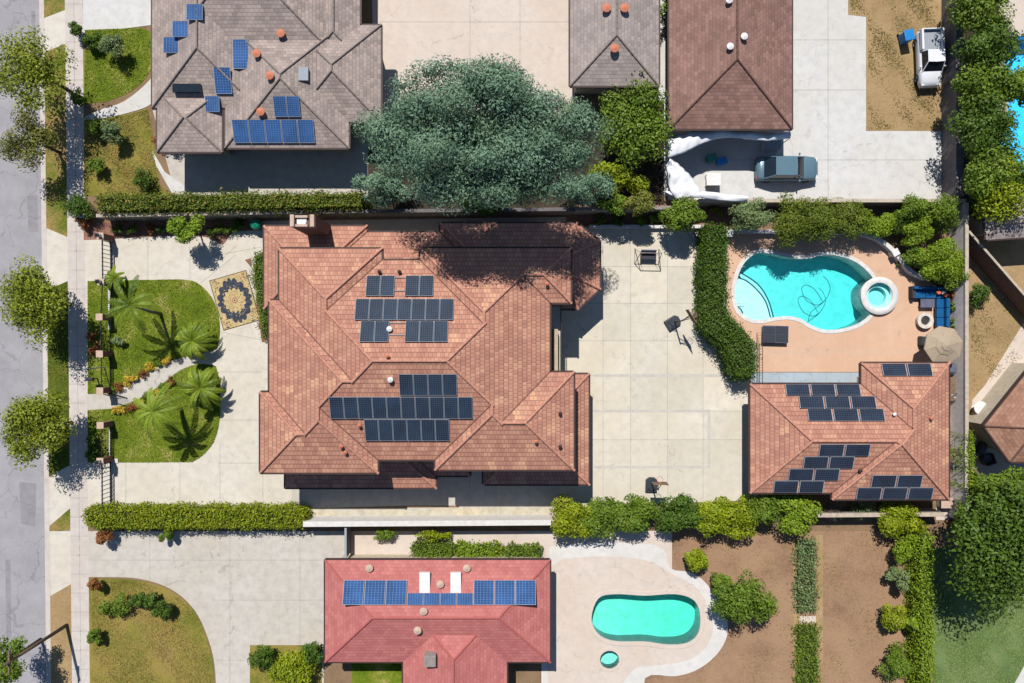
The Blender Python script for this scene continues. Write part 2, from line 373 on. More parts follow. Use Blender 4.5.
def spline(pts, n=8, closed=True):
    out = []; m = len(pts)
    rng = range(m if closed else m - 1)
    for i in rng:
        if closed: p0, p1, p2, p3 = pts[(i - 1) % m], pts[i], pts[(i + 1) % m], pts[(i + 2) % m]
        else: p0, p1, p2, p3 = pts[max(i - 1, 0)], pts[i], pts[i + 1], pts[min(i + 2, m - 1)]
        for k in range(n):
            t = k / n
            out.append(tuple(0.5 * ((2 * b) + (-a + c) * t + (2 * a - 5 * b + 4 * c - d) * t * t + (-a + 3 * b - 3 * c + d) * t ** 3) for a, b, c, d in zip(p0, p1, p2, p3)))
    if not closed: out.append(tuple(pts[-1]))
    return out
def offset_poly(pts, d):
    n = len(pts); area = sum(pts[i - 1][0] * p[1] - p[0] * pts[i - 1][1] for i, p in enumerate(pts)); sg = 1 if area > 0 else -1
    out = []
    for i, p in enumerate(pts):
        a = Vector(pts[i - 1][:2]); b = Vector(p[:2]); c = Vector(pts[(i + 1) % n][:2])
        t = (c - a).normalized(); nn = Vector((t.y, -t.x)) * sg
        out.append((b.x + nn.x * d, b.y + nn.y * d))
    return out

# ------------------------------------------------------------------ foliage
def leaf_mesh(name, cen, nor, size, asp, rng, mat, parent, roll=None, tone=None):
    n = len(cen); nor = nor / np.maximum(np.linalg.norm(nor, axis=1, keepdims=True), 1e-6)
    r = rng.normal(size=(n, 3)); t = r - nor * (r * nor).sum(1, keepdims=True); t /= np.maximum(np.linalg.norm(t, axis=1, keepdims=True), 1e-6)
    if roll is not None:
        t = roll
    b = np.cross(nor, t); sz = size * rng.uniform(0.6, 1.35, (n, 1))
    v = np.empty((n, 4, 3)); v[:, 0] = cen - t * sz / 2; v[:, 1] = cen + b * sz * asp / 2 + nor * sz * 0.08; v[:, 2] = cen + t * sz / 2; v[:, 3] = cen - b * sz * asp / 2 + nor * sz * 0.08
    me = bpy.data.meshes.new(name); me.vertices.add(4 * n); me.vertices.foreach_set('co', v.reshape(-1).astype(np.float32))
    me.loops.add(4 * n); me.loops.foreach_set('vertex_index', np.arange(4 * n, dtype=np.int32))
    me.polygons.add(n); me.polygons.foreach_set('loop_start', np.arange(0, 4 * n, 4, dtype=np.int32))
    me.update(calc_edges=True)
    at = me.attributes.new('var', 'FLOAT', 'FACE'); vv = rng.random(n) if tone is None else np.clip(rng.random(n) * .6 + tone, 0, 1); at.data.foreach_set('value', vv.astype(np.float32))
    me.materials.append(mat)
    o = bpy.data.objects.new(name, me); link(o, parent); return o

def crown_points(rng, R, n, clumps, droop=0.0, fill=0.35, cr=(0.26, 0.42)):
    """leaf positions in an uneven crown of clumps; local to the crown's centre"""
    R = np.array(R); cs = []
    for k in range(clumps):
        d = rng.normal(size=3); d /= np.linalg.norm(d)
        if d[2] < -0.25: d[2] *= -0.6
        q = rng.uniform(0.45, 0.82) if k > clumps * 0.25 else rng.uniform(0.0, 0.45)
        cs.append((d * q * R, rng.uniform(*cr)))
    wts = np.array([c[1] ** 2 for c in cs]); wts /= wts.sum()
    idx = rng.choice(clumps, n, p=wts)
    d = rng.normal(size=(n, 3)); d /= np.linalg.norm(d, axis=1, keepdims=True)
    rad = rng.random((n, 1)) ** fill
    C0 = np.array([c[0] for c in cs])[idx]; CR = np.array([c[1] for c in cs])[idx][:, None]
    off = d * rad * CR * R
    pos = C0 + off; pos[:, 2] -= droop * (np.abs(off[:, :2]).sum(1))
    nor = d + rng.normal(size=(n, 3)) * 0.55; nor[:, 2] += 0.45
    return pos, nor, cs, rng.uniform(0, .4, clumps)[idx]

def tree(name, label, cat, px, py, zc, R, n, size, mat, seed, clumps=22, group=None, trunk_r=None, droop=0.0, asp=0.55, bare=False, base=None, dens=1.6, fill=.35, cr=(.27, .42)):
    """px, py: where the crown's centre is seen; zc its height; R its three radii in metres"""
    rng = np.random.default_rng(seed); x, y = W(px, py, zc) if base is None else base
    t = thing(name, label, cat, (x, y, 0), 0, group)
    n = int(n * dens); clumps = int(clumps * 1.15); pos, nor, cs, tone = crown_points(rng, R, n, clumps, droop, fill, cr)
    pos[:, 2] += zc; pos[:, 2] = np.maximum(pos[:, 2], 0.08)
    leaf_mesh('crown' if trunk_r else 'foliage', pos, nor, size, asp, rng, mat, t, tone=tone)
    tr = trunk_r or max(R[0] * 0.035, 0.03)
    mb = MB(); top = Vector((0, 0, max(zc - R[2] * 0.35, 0.2)))
    mb.tube([(0, 0, -0.05), (tr * .4, 0, top.z * .5), top], [tr * 1.3, tr, tr * .75], 8)
    for c, _ in cs[:min(9, len(cs))]:
        e = Vector(c) + Vector((0, 0, zc)); mid = top.lerp(e, 0.5) + Vector((0, 0, 0.12 * R[2]))
        mb.tube([top - Vector((0, 0, tr)), mid, e], [tr * .6, tr * .38, tr * .12], 5)
    mb.build('trunk' if trunk_r else 'stems', M['bark'], t, smooth=True, local=True)
    return t
def bush(label, px, py, zc, r, n, mat, seed, size=0.17, cat='bush', group=None, rz=None, name='bush', clumps=16, ry=None, asp=.55):
    return tree(name, label, cat, px, py, zc, (r * 1.14, (ry or r) * 1.14, rz or zc * 0.95), n, size, mat, seed, clumps, group, None, asp=asp)

def inpoly(pts, x, y):
    c = np.zeros(len(x), bool); j = len(pts) - 1
    for i in range(len(pts)):
        xi, yi = pts[i]; xj, yj = pts[j]
        m = ((yi > y) != (yj > y)) & (x < (xj - xi) * (y - yi) / (yj - yi + 1e-12) + xi); c ^= m; j = i
    return c
def hedge(name, label, pxpoly, z1, dens, size, mat, seed, group=None, z0=0.0, rough=0.14, cat='hedge'):
    rng = np.random.default_rng(seed); top = PW(pxpoly, z1)
    cx = sum(p[0] for p in top) / len(top); cy = sum(p[1] for p in top) / len(top)
    t = thing(name, label, cat, (cx, cy, 0), 0, group); P = [(a - cx, b - cy) for a, b in top]
    inn = offset_poly(P, -0.16)
    MB().prism(inn, 0.02, z1 - 0.2).build('branches', M['twig'], t, local=True)
    xs = np.array([p[0] for p in P]); ys = np.array([p[1] for p in P])
    area = abs(sum(P[i - 1][0] * p[1] - p[0] * P[i - 1][1] for i, p in enumerate(P))) / 2
    n = int(area * dens); m = n * 4
    x = rng.uniform(xs.min(), xs.max(), m); y = rng.uniform(ys.min(), ys.max(), m); k = inpoly(P, x, y); x, y = x[k][:n], y[k][:n]
    lump = np.sin(x * 3.1 + seed) * np.sin(y * 4.3) * .05 + np.sin(x * 1.2 + 1.7 * seed) * .05 + np.sin(x * 7.7) * np.cos(y * 6.1 + x) * .05
    z = z1 + lump + rng.normal(0, rough * .5, len(x)) - rng.random(len(x)) ** 2 * 0.2
    pos = np.stack([x, y, z], 1); nor = rng.normal(size=(len(x), 3)) * 0.6; nor[:, 2] += 0.8
    for i in range(len(P)):
        a = np.array(P[i - 1]); b = np.array(P[i]); ln = np.linalg.norm(b - a); q = int(ln * z1 * dens * 0.7)
        if q < 1: continue
        s = rng.random((q, 1)); xy = a + (b - a) * s; d = (b - a) / ln
        nn = np.array([d[1], -d[0]]);
        if inpoly(P, *(np.array([c]) for c in ((a + b) / 2 + nn * 0.05)))[0]: nn = -nn
        xy = xy + nn * (rng.normal(0, rough * .8, (q, 1)) + .02 + .07 * np.sin(s * ln * 2.3 + seed) + .05 * np.sin(s * ln * 5.1))
        zz = rng.uniform(z0 + .05, z1, (q, 1)); pos = np.vstack([pos, np.hstack([xy, zz])])
        nv = rng.normal(size=(q, 3)) * 0.6; nv[:, :2] += nn * 0.8; nv[:, 2] += .25; nor = np.vstack([nor, nv])
    leaf_mesh('foliage', pos, nor, size, .55, rng, mat, t)
    return t

def palm(label, base, top, nf, flen, seed, mat, group, droop=0.55, tr=0.13, up=0.5, lw=.19):
    rng = np.random.default_rng(seed); bx, by = base
    t = thing('palm_tree', label, 'palm tree', (bx, by, 0), 0, group)
    tx, ty, tz = top[0] - bx, top[1] - by, top[2]
    MB().tube([(0, 0, -.05), (tx * .3, ty * .3, tz * .4), (tx * .8, ty * .8, tz * .8), (tx, ty, tz)], [tr * 1.5, tr, tr * .85, tr * 1.1], 10).build('trunk', M['palmbark'], t, smooth=True, local=True)
    for k in range(nf):
        az = 2 * math.pi * (k + rng.uniform(-.3, .3)) / nf * (1 if k < nf else 1); el = rng.uniform(up * .3, up * 1.5); ln = flen * rng.uniform(.75, 1.15)
        mb = MB(); n = 22; pts = []
        h = Vector((math.cos(az), math.sin(az), 0)); side = Vector((-math.sin(az), math.cos(az), 0)); curl = rng.uniform(-.25, .25)
        for i in range(n + 1):
            s = i / n
            pts.append(Vector((tx, ty, tz)) + h * (ln * s * (1 - .12 * s)) + Vector((0, 0, ln * (el * s - (el * .6 + droop) * s * s))) + side * (curl * ln * s * s))
        mb.tube(pts, [0.03 * (1 - .8 * i / n) + .004 for i in range(n + 1)], 4)
        for i in range(1, n + 1):
            for sg in (-1, 1):
                for j in range(1):
                    s = (i - .5 * j) / n; p = pts[i].lerp(pts[i - 1], .5 * j); d = (pts[i] - pts[i - 1]).normalized()
                    w = side - d * side.dot(d); w.normalize()
                    L0 = flen * lw * math.sin(math.pi * min(.97, .12 + .8 * s)) ** .7
                    tip = p + (w * sg * .85 + d * .55).normalized() * L0 + Vector((0, 0, -L0 * rng.uniform(.1, .45)))
                    q = d * (.034 + .014 * flen / 2)
                    mb.face([p - q * .6, p + q * .6, tip.lerp(p, .45) + q, tip]); mb.face([p - q * .6, tip, tip.lerp(p, .45) - q])
        fr = mb.build('frond', mat, t, local=True)
        at = fr.data.attributes.new('var', 'FLOAT', 'FACE'); base_v = rng.random()
        at.data.foreach_set('value', np.clip(.75 * base_v + rng.normal(0, .12, len(fr.data.polygons)), 0, 1).astype(np.float32))
    return t

# ------------------------------------------------------------------ hip roofs
def clip(poly, g):
    out = []; n = len(poly)
    for i in range(n):
        a, b = poly[i], poly[(i + 1) % n]; ga, gb = g(a), g(b)
        if ga >= 0: out.append(a)
        if (ga > 0 and gb < 0) or (ga < 0 and gb > 0):
            t = ga / (ga - gb); out.append((a[0] + (b[0] - a[0]) * t, a[1] + (b[1] - a[1]) * t))
    return out
def parea(p): return abs(sum(p[i - 1][0] * q[1] - q[0] * p[i - 1][1] for i, q in enumerate(p))) / 2
class Block:
    def __init__(s, pts):
        if sum(pts[i - 1][0] * p[1] - p[0] * pts[i - 1][1] for i, p in enumerate(pts)) < 0: pts = pts[::-1]
        s.pts = pts; s.pl = []
        for i in range(len(pts)):
            a, b = pts[i], pts[(i + 1) % len(pts)]; l = math.hypot(b[0] - a[0], b[1] - a[1])
            t = ((b[0] - a[0]) / l, (b[1] - a[1]) / l); n = (-t[1], t[0]); s.pl.append((n[0], n[1], n[0] * a[0] + n[1] * a[1], t))
    def d(s, k, p): q = s.pl[k]; return q[0] * p[0] + q[1] * p[1] - q[2]
    def h(s, p): return min(s.d(k, p) for k in range(len(s.pl)))
    def inset(s, e):
        poly = list(s.pts)
        for k in range(len(s.pl)): poly = clip(poly, lambda p, k=k: s.d(k, p) - e)
        return poly
def RB(x0, y0, x1, y1, z):
    a = W(x0, y1, z); b = W(x1, y0, z); return Block([a, (b[0], a[1]), b, (a[0], b[1])])
def PB(pts, z): return Block(PW(pts, z))

class Roof:
    def __init__(s, blocks, ev, slope=SLOPE): s.b = blocks; s.ev = ev; s.s = slope
    def height(s, p): return s.ev + s.s * max(b.h(p) for b in s.b)
    def cast(s, px, py, lift=0.0):
        z = s.ev + 1
        for _ in range(30):
            p = W(px, py, z); z = 0.5 * z + 0.5 * (s.height(p) + lift)
        return Vector((*W(px, py, z), z))
    def build(s, parent, mat, mat_ridge, mat_valley, mat_gut, wall_mat, z0=0.0, overhang=0.6, ridge_r=0.09, wall=True, valley=True):
        mb = MB(); cs = math.sqrt(1 + s.s ** 2); edges = []
        for i, B in enumerate(s.b):
            for k in range(len(B.pl)):
                poly = list(B.pts)
                for m in range(len(B.pl)):
                    if m != k: poly = clip(poly, lambda p, m=m: B.d(m, p) - B.d(k, p))
                if len(poly) < 3 or parea(poly) < 1e-4: continue
                pieces = [poly]
                for j, J in enumerate(s.b):
                    if j == i: continue
                    eps = -1e-4 if j < i else 1e-4; nxt = []
                    for q in pieces:
                        for m in range(len(J.pl)):
                            o = clip(q, lambda p, m=m: -(J.d(m, p) - B.d(k, p) - eps))
                            if len(o) >= 3 and parea(o) > 1e-4: nxt.append(o)
                            q = clip(q, lambda p, m=m: J.d(m, p) - B.d(k, p) - eps)
                            if len(q) < 3 or parea(q) < 1e-4: break
                    pieces = nxt
                t = B.pl[k][3]
                for q in pieces:
                    mb.face([(p[0], p[1], s.ev + s.s * B.d(k, p)) for p in q], 0, [(t[0] * p[0] + t[1] * p[1] + 7.3 * k, B.d(k, p) * cs) for p in q])
                    for a, b in zip(q, q[1:] + q[:1]): edges.append((a, b))
        roof = mb.build('roof', mat, parent)
        HM = lambda p: max(b.h(p) for b in s.b)
        ridge, valley_, eave = {}, {}, {}
        for a, b in edges:
            l = math.hypot(b[0] - a[0], b[1] - a[1])
            if l < 0.05: continue
            t = ((b[0] - a[0]) / l, (b[1] - a[1]) / l)
            if t[0] < -1e-6 or (abs(t[0]) < 1e-6 and t[1] < 0): t = (-t[0], -t[1]); a, b = b, a
            n = (-t[1], t[0]); off = n[0] * a[0] + n[1] * a[1]; p0 = t[0] * a[0] + t[1] * a[1]
            key = (round(math.atan2(t[1], t[0]) * 60) / 60, round(off * 25))
            N = max(1, int(l / 0.1)); dl = 0.1
            for q in range(N):
                u = p0 + l * (q + .5) / N; p = (t[0] * u + n[0] * off, t[1] * u + n[1] * off)
                hp = HM((p[0] + n[0] * dl, p[1] + n[1] * dl)); hm = HM((p[0] - n[0] * dl, p[1] - n[1] * dl)); h = HM(p)
                iv = (p0 + l * q / N, p0 + l * (q + 1) / N)
                if h < 0.01 and (hp < -0.05 or hm < -0.05): D = eave
                elif h - (hp + hm) / 2 > 0.25 * dl: D = ridge
                elif h - (hp + hm) / 2 < -0.25 * dl: D = valley_
                else: continue
                D.setdefault(key, [t, n, off, []])[3].append(iv)
        def runs(D):
            for t, n, off, iv in D.values():
                iv.sort(); cur = list(iv[0])
                for a, b in iv[1:]:
                    if a <= cur[1] + 0.06: cur[1] = max(cur[1], b)
                    else: yield t, n, off, cur[0], cur[1]; cur = [a, b]
                yield t, n, off, cur[0], cur[1]
        for t, n, off, a, b in runs(ridge):
            rb = MB()
            if b - a < .25: continue
            P = lambda u: Vector((t[0] * u + n[0] * off, t[1] * u + n[1] * off, 0))
            N = max(1, round((b - a) / 0.42))
            za, zb = s.ev + s.s * HM(P(a + .02)), s.ev + s.s * HM(P(b - .02))
            for q in range(N):
                u0, u1 = a + (b - a) * q / N, a + (b - a) * (q + 1.12) / N
                p0, p1 = P(u0), P(u1); p0.z = za + (zb - za) * q / N + 0.03; p1.z = za + (zb - za) * (q + 1.12) / N + 0.03
                r0, r1 = (ridge_r * 1.12, ridge_r * .9) if za <= zb else (ridge_r * .9, ridge_r * 1.12)
                rb.tube([p0, p1], [r0, r1], 7)
            rb.build('ridge_tiles', mat_ridge, parent)
        if valley:
            for t, n, off, a, b in runs(valley_):
                vb = MB()
                if b - a < .3: continue
                P = lambda u: (t[0] * u + n[0] * off, t[1] * u + n[1] * off)
                p0, p1 = P(a), P(b); z0_, z1_ = s.ev + s.s * HM(p0) + .012, s.ev + s.s * HM(p1) + .012; w = .035
                q = [(p0[0] - n[0] * w, p0[1] - n[1] * w), (p1[0] - n[0] * w, p1[1] - n[1] * w), (p1[0], p1[1]), (p0[0], p0[1])]
                r = [(p0[0], p0[1]), (p1[0], p1[1]), (p1[0] + n[0] * w, p1[1] + n[1] * w), (p0[0] + n[0] * w, p0[1] + n[1] * w)]
                vb.face([(q[0][0], q[0][1], z0_ + .014), (q[1][0], q[1][1], z1_ + .014), (*q[2], z1_), (*q[3], z0_)])
                vb.face([(*r[0], z0_), (*r[1], z1_), (r[2][0], r[2][1], z1_ + .014), (r[3][0], r[3][1], z0_ + .014)])
                vb.build('valley_flashing', mat_valley, parent)
        eb = MB()
        for t, n, off, a, b in runs(eave):
            P = lambda u, o: (t[0] * u + n[0] * (off + o), t[1] * u + n[1] * (off + o))
            sg = 1 if HM(P((a + b) / 2, .1)) < 0 else -1
            p0, p1 = P(a, sg * .055), P(b, sg * .055); eb.strip(p0, p1, .09, s.ev - .16, s.ev - .02)
        for i, B in enumerate(s.b):
            eb.face([(p[0], p[1], s.ev - .17 - .004 * i) for p in B.pts[::-1]])
        eb.build('eave', mat_gut, parent)
        if wall:
            wb = MB()
            for i, B in enumerate(s.b):
                q = B.inset(overhang + .005 * i)
                if len(q) >= 3: wb.prism(q, z0 + .002 * i, s.ev - .2 - .004 * i)
            wb.build('wall', wall_mat, parent)
        return roof

def panels(roof, parent, x0, x1, y0, y1, n, cmat, gap=0.018):
    """a row of n framed panels lying on the roof between picture columns x0..x1 and rows y0..y1"""
    A, B = roof.cast(x0, (y0 + y1) / 2, .12), roof.cast(x1, (y0 + y1) / 2, .12)
    T, Bo = roof.cast((x0 + x1) / 2, y0, .12), roof.cast((x0 + x1) / 2, y1, .12)
    c = (T + Bo) / 2; U = B - A; U.z = 0; U = Vector((U.x, 0, 0)); V = T - Bo; V = Vector((0, V.y, V.z)); Nn = U.cross(V).normalized()
    for k in range(n):
        ce = c + U * ((k + .5) / n - .5); hu = U * (.5 / n) * (1 - gap * 2); hv = V * .5 * .985
        body = MB(); lift = Nn * .02
        q = [ce - hu * .955 - hv * .975 + lift, ce + hu * .955 - hv * .975 + lift, ce + hu * .955 + hv * .975 + lift, ce - hu * .955 + hv * .975 + lift]
        body.face(q, 0, [(0, 0), (1, 0), (1, 1), (0, 1)])
        po = body.build('solar_panel', cmat, parent)
        fr = MB(); o = [ce - hu - hv, ce + hu - hv, ce + hu + hv, ce - hu + hv]
        top = [p + Nn * .028 for p in o]; bot = [p - Nn * .015 for p in o]; inn = [p + Nn * .008 for p in q]
        fr.quads(bot, top); fr.quads(top, inn); fr.face(bot[::-1])
        fr.build('frame', M['alu'], po)

# ------------------------------------------------------------------ world, sun, camera
w = bpy.data.worlds.new('World'); SC.world = w; w.use_nodes = True
nt = w.node_tree; bg = nt.nodes['Background']
sky = nt.nodes.new('ShaderNodeTexSky'); sky.sky_type = 'NISHITA'; sky.sun_disc = False
SUN = Vector((-0.18, 0.67, 1.0)).normalized()
sky.sun_elevation = math.asin(SUN.z); sky.sun_rotation = math.atan2(SUN.x, SUN.y)
sky.altitude = 200; sky.air_density = 1.0; sky.dust_density = 0.1; sky.ozone_density = 4.0
nt.links.new(sky.outputs[0], bg.inputs[0]); bg.inputs[1].default_value = 0.072
sd = bpy.data.lights.new('sun', 'SUN'); sd.energy = 4.6; sd.angle = math.radians(0.53); sd.color = (1.0, 0.965, 0.92)
so = bpy.data.objects.new('sun', sd); link(so); so.rotation_euler = SUN.to_track_quat('Z', 'Y').to_euler(); so.location = (0, 0, 80)
cd = bpy.data.cameras.new('camera'); cd.sensor_width = 36; cd.lens = F / 1024 * 36; cd.clip_end = 2000; cd.clip_start = .5
co = bpy.data.objects.new('camera', cd); link(co); co.location = (0, 0, H); co.rotation_euler = (0, 0, 0); SC.camera = co
SC.view_settings.view_transform = 'Standard'; SC.view_settings.look = 'None'; SC.view_settings.exposure = 0.55; SC.view_settings.gamma = 1
SC.cycles.max_bounces = 8; SC.cycles.transparent_max_bounces = 12

# ================================================================== THE SETTING
def swl(y): return 65.0 + 0.0105 * y           # sidewalk's left edge
def swr(y): return 82.8 + 0.0105 * y
def crb(y): return 44.0 + 0.0105 * y           # back of the kerb
YT, YB = -120, 800

POOL = spline([(756, 253), (770, 253.2), (787, 257), (806, 258.5), (822, 255), (838, 255.5), (856, 262), (869, 273), (876, 284), (878, 296), (873, 311), (860, 323), (842, 329), (824, 330), (810, 325), (800, 319), (788, 316.5), (775, 317.5), (763, 320), (750, 319), (739, 311), (735, 298), (736, 282), (743, 264)], 4)
SPX, SPY, SPR = 877.8, 296.2, 17.8
def _cut(right):
    out = [p for p in POOL if math.hypot(p[0] - SPX, p[1] - SPY) > SPR]
    i = next(k for k, p in enumerate(POOL) if math.hypot(p[0] - SPX, p[1] - SPY) <= SPR)
    a, b = POOL[i - 1], [p for p in POOL[i:] if math.hypot(p[0] - SPX, p[1] - SPY) > SPR][0]
    a0, a1 = math.atan2(a[1] - SPY, a[0] - SPX), math.atan2(b[1] - SPY, b[0] - SPX)
    if right: a1 += 2 * math.pi if a1 < a0 else 0
    else: a1 -= 2 * math.pi if a1 > a0 else 0
    arc = [(SPX + SPR * math.cos(a0 + (a1 - a0) * k / 15), SPY + SPR * math.sin(a0 + (a1 - a0) * k / 15)) for k in range(1, 15)]
    return POOL[:i] + arc + [p for p in POOL[i:] if math.hypot(p[0] - SPX, p[1] - SPY) > SPR]
POOLHOLE, POOLCUT = _cut(True), _cut(False)
POOL2 = spline([(598, 598), (615, 593.5), (645, 595), (675, 593.5), (693, 599), (700, 612), (699, 632), (688, 643), (668, 645), (645, 642), (615, 641.5), (598, 634), (591, 618)], 4)
SPA2 = [(609.5 + 10 * math.cos(a * math.pi / 10), 659.5 + 9.5 * math.sin(a * math.pi / 10)) for a in range(20)]
POOL3 = [(1003, 36), (1070, 36), (1070, 172), (1001, 172), (997, 150), (1004, 130), (1008, 100), (1004, 70)]
ph, pw, pw2, ps2, pw3 = PW(POOLHOLE), PW(POOLCUT), PW(POOL2), PW(SPA2), PW(POOL3)
street_hole = PW([(-900, -1000), (crb(-1000) - 1, -1000), (crb(1700) - 1, 1700), (-900, 1700)])
mb = sheet([(-140, -130), (140, -130), (140, 130), (-140, 130)], [street_hole, ph, pw2, ps2, pw3], 0.0)
structure('ground', mb, M['soil'])
M['patch'] = m_ground('asphalt patch', [(0.3, rgb(132, 130, 132, .62)), (0.5, rgb(152, 149, 151, .63)), (0.72, rgb(168, 165, 167, .63))], 1.5, 20, .01, .5, True)
sb_ = sheet(PW([(-920, -1100), (crb(-1100), -1100), (crb(1800), 1800), (-920, 1800)]), [], -0.13)
for q in ([(26, 196), (36, 194), (37, 232), (27, 231)], [(18, 482), (35, 484), (34, 527), (20, 524)], [(4, 560), (9, 560), (10, 640), (5, 641)], [(30, 10), (34, 10), (35, 60), (31, 61)]): sb_.face([(*W(a, b), -.1265) for a, b in q[::-1]], 1)
structure('street', sb_, [M['asphalt'], M['patch']])
mb = MB()
mb.prism(PW([(crb(YT) - 1.9, YT), (crb(YT) + .2, YT), (crb(YB) + .2, YB), (crb(YB) - 1.9, YB)]), -.2, .012)
mb.prism(PW([(crb(YT) - 6.0, YT), (crb(YT) - 1.9, YT), (crb(YB) - 1.9, YB), (crb(YB) - 6.0, YB)]), -.2, -.118)
structure('curb', mb, M['walk'])

def slab(name, px, z, mat, joints=(), jw=.045, holes=()):
    pts = PW(px); mb = sheet(pts, holes, z)
    if not holes:
        mb = MB(); mb.prism(pts, -.02, z, bottom=False)
    for a, b in joints: mb.strip(W(*a), W(*b), jw, z, z + .003, 1)
    return structure(name, mb, [mat, M['joint']])
# sidewalk with its joints
js = [((swl(y), y), (swr(y), y)) for y in range(-110, 800, 19)] + [(((swl(YT) + swr(YT)) / 2, YT), ((swl(YB) + swr(YB)) / 2, YB))]
slab('sidewalk', [(swl(YT), YT), (swr(YT), YT), (swr(YB), YB), (swl(YB), YB)], .020, M['walk'], js)
# parkway strips with street grass, and driveway aprons
def park(y0, y1, s0=0, s1=0, mat='parkway'):
    slab('parkway', [(crb(y0) + .2, y0), (swl(y0), y0 + s0), (swl(y1), y1 - s1), (crb(y1) + .2, y1)], .016, M[mat])
slab('parkway', [(crb(-120), -120), (swl(-120), -120), (swl(10), 10), (crb(18), 18)], .016, M['parkway'])
slab('parkway', [(crb(52), 52), (swl(44), 44), (swl(237), 237), (crb(228), 228)], .016, M['parkway'])
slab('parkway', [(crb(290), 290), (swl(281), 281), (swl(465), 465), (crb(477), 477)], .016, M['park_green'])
slab('parkway', [(crb(526), 526), (swl(508), 508), (swl(530), 530), (crb(531), 531)], .016, M['parkway'])
slab('parkway', [(crb(596), 596), (swl(584), 584), (swl(760), 760), (crb(760), 760)], .016, M['drygrass'])
for y0, y1 in ((10, 52), (228, 290), (466, 531), (530.5, 597)):
    slab('driveway_apron', [(crb(y0 - .3) + .25, y0), (swl(y0), y0), (swl(y1), y1), (crb(y1) + .25, y1)], .010, M['conc'])

# ---- the lot in the middle: circular drive, lawns, path
jj = [((148, 230), (148, 281)), ((190, 235), (190, 279)), ((110, 463), (110, 509)), ((126, 463), (126, 509)), ((180, 462), (180, 509)), ((220, 445), (220, 509)), ((263, 470), (263, 509)),
      ((219, 420), (263, 420)), ((218, 463), (285, 463)), ((220, 372), (263, 372)), ((212, 330), (262, 340)), ((201, 283), (236, 255)), ((212, 256), (262, 247)), ((223, 258), (236, 246))]
slab('driveway', [(swr(236), 236), (168, 235), (196, 236), (222, 232), (262, 230), (268, 340), (292, 460), (292, 509), (swr(509), 509)], .024, M['conc'], jj, .04)
lawn_up = [(88, 281)] + spline([(180, 279.3), (193, 281), (203, 287), (213, 299), (219, 316), (220, 335), (217, 349)], 5, False) + spline([(205, 352), (181, 358), (165, 363), (151, 371), (137, 379.5), (122, 388), (107, 393)], 4, False) + [(88, 394)]
slab('front_lawn', lawn_up, .05, M['lawn'])
lawn_lo = [(88, 410), (112, 408.5)] + spline([(114, 408), (137, 400), (161, 385), (181, 370), (200, 364), (216, 366)], 4, False) + spline([(220, 380), (220.5, 410), (218, 430), (212, 445), (202, 456), (192, 462)], 5, False) + [(88, 462.5)]
slab('front_lawn', lawn_lo, .05, M['lawn'])
path = [(87, 394.5)] + spline([(107, 393.5), (122, 388.5), (137, 380), (151, 371.5), (165, 363.5), (181, 358.5), (205, 352.5), (222, 349)], 4, False) + spline([(222, 360), (200, 363.5), (181, 369.5), (161, 384.5), (137, 399.5), (114, 407.5)], 4, False) + [(87, 409.5)]
slab('path', path, .036, M['conc_grey'])
slab('mow_strip', [(109.5, 422), (112, 422), (112, 458.5), (118.5, 458.5), (118.5, 463), (109.5, 463)], .09, M['conc_white'])
slab('mow_strip', [(108.5, 284), (112, 284), (111.5, 330), (109, 330)], .09, M['conc_white'])
slab('planting_bed', [(84, 222), (262, 218), (262, 226), (235, 230), (223, 245), (210, 238), (195, 235), (84, 240)], .040, M['reddirt'])
slab('planting_bed', [(262, 255), (270, 255), (272, 342), (262, 342), (256, 300)], .040, M['reddirt'])
slab('planting_bed', [(222, 345), (87, 345), (87, 346), (222, 346)], .001, M['soil'])
slab('planting_bed', [(245, 260), (251, 258), (252, 268)], .044, M['reddirt'])
# ---- side yards
slab('side_yard', [(262, 221), (566, 217), (566, 246), (262, 246)], .012, M['conc_grey'])
sj = [((x, 460), (x, 507)) for x in (320, 352, 392, 440, 470, 496, 530)]
slab('side_walk', [(285, 455), (592, 455), (592, 507.5), (459, 507.5), (459, 505.5), (406, 505.5), (285, 509)], .016, M['conc_grey'], sj)
slab('side_walk', [(303, 508.5), (592, 506.5), (592, 521), (303, 521)], .030, M['conc_yellow'], [((x, 507), (x, 521)) for x in (392, 430, 464, 496)])
# ---- back patio with joints and the worn court lines
pj = [((x, 229), (x, 500)) for x in (603, 630.5, 667.5, 703)] + [((566, y), (745, y)) for y in (266.7, 303.3, 340.8, 375.5, 411, 439.7)]
patio = MB(); pout = PW([(560, 227), (728, 227), (728, 320), (757, 345), (757, 500), (560, 507)]); PT = []
gx = [W(x, 0)[0] for x in (540, 603, 630.5, 667.5, 703, 780)]; gy = [W(0, y)[1] for y in (520, 439.7, 411, 375.5, 340.8, 303.3, 266.7, 200)]
rt = random.Random(5)
for i in range(len(gx) - 1):
    for j in range(len(gy) - 1):
        q = pout
        for g in (lambda p: p[0] - gx[i], lambda p: gx[i + 1] - p[0], lambda p: p[1] - gy[j], lambda p: gy[j + 1] - p[1]):
            q = clip(q, g) if len(q) > 2 else q
        if len(q) > 2 and parea(q) > .01:
            if sum(q[k - 1][0] * p[1] - p[0] * q[k - 1][1] for k, p in enumerate(q)) < 0: q = q[::-1]
            patio.face([(p[0], p[1], .022) for p in q]); PT.append(rt.uniform(.15, 1))
for a, b in pj: patio.strip(W(*a), W(*b), .035, .022, .025, 1)
for a, b, wd in (((594, 375.5), (745, 375.5), .22), ((594, 411), (709, 411), .2), ((594, 467), (709, 467), .2), ((709, 409.5), (709, 468.5), .2)):
    patio.strip(W(*a), W(*b), wd, .0225, .0265 + (.004 if a[0] == b[0] else 0), 2)
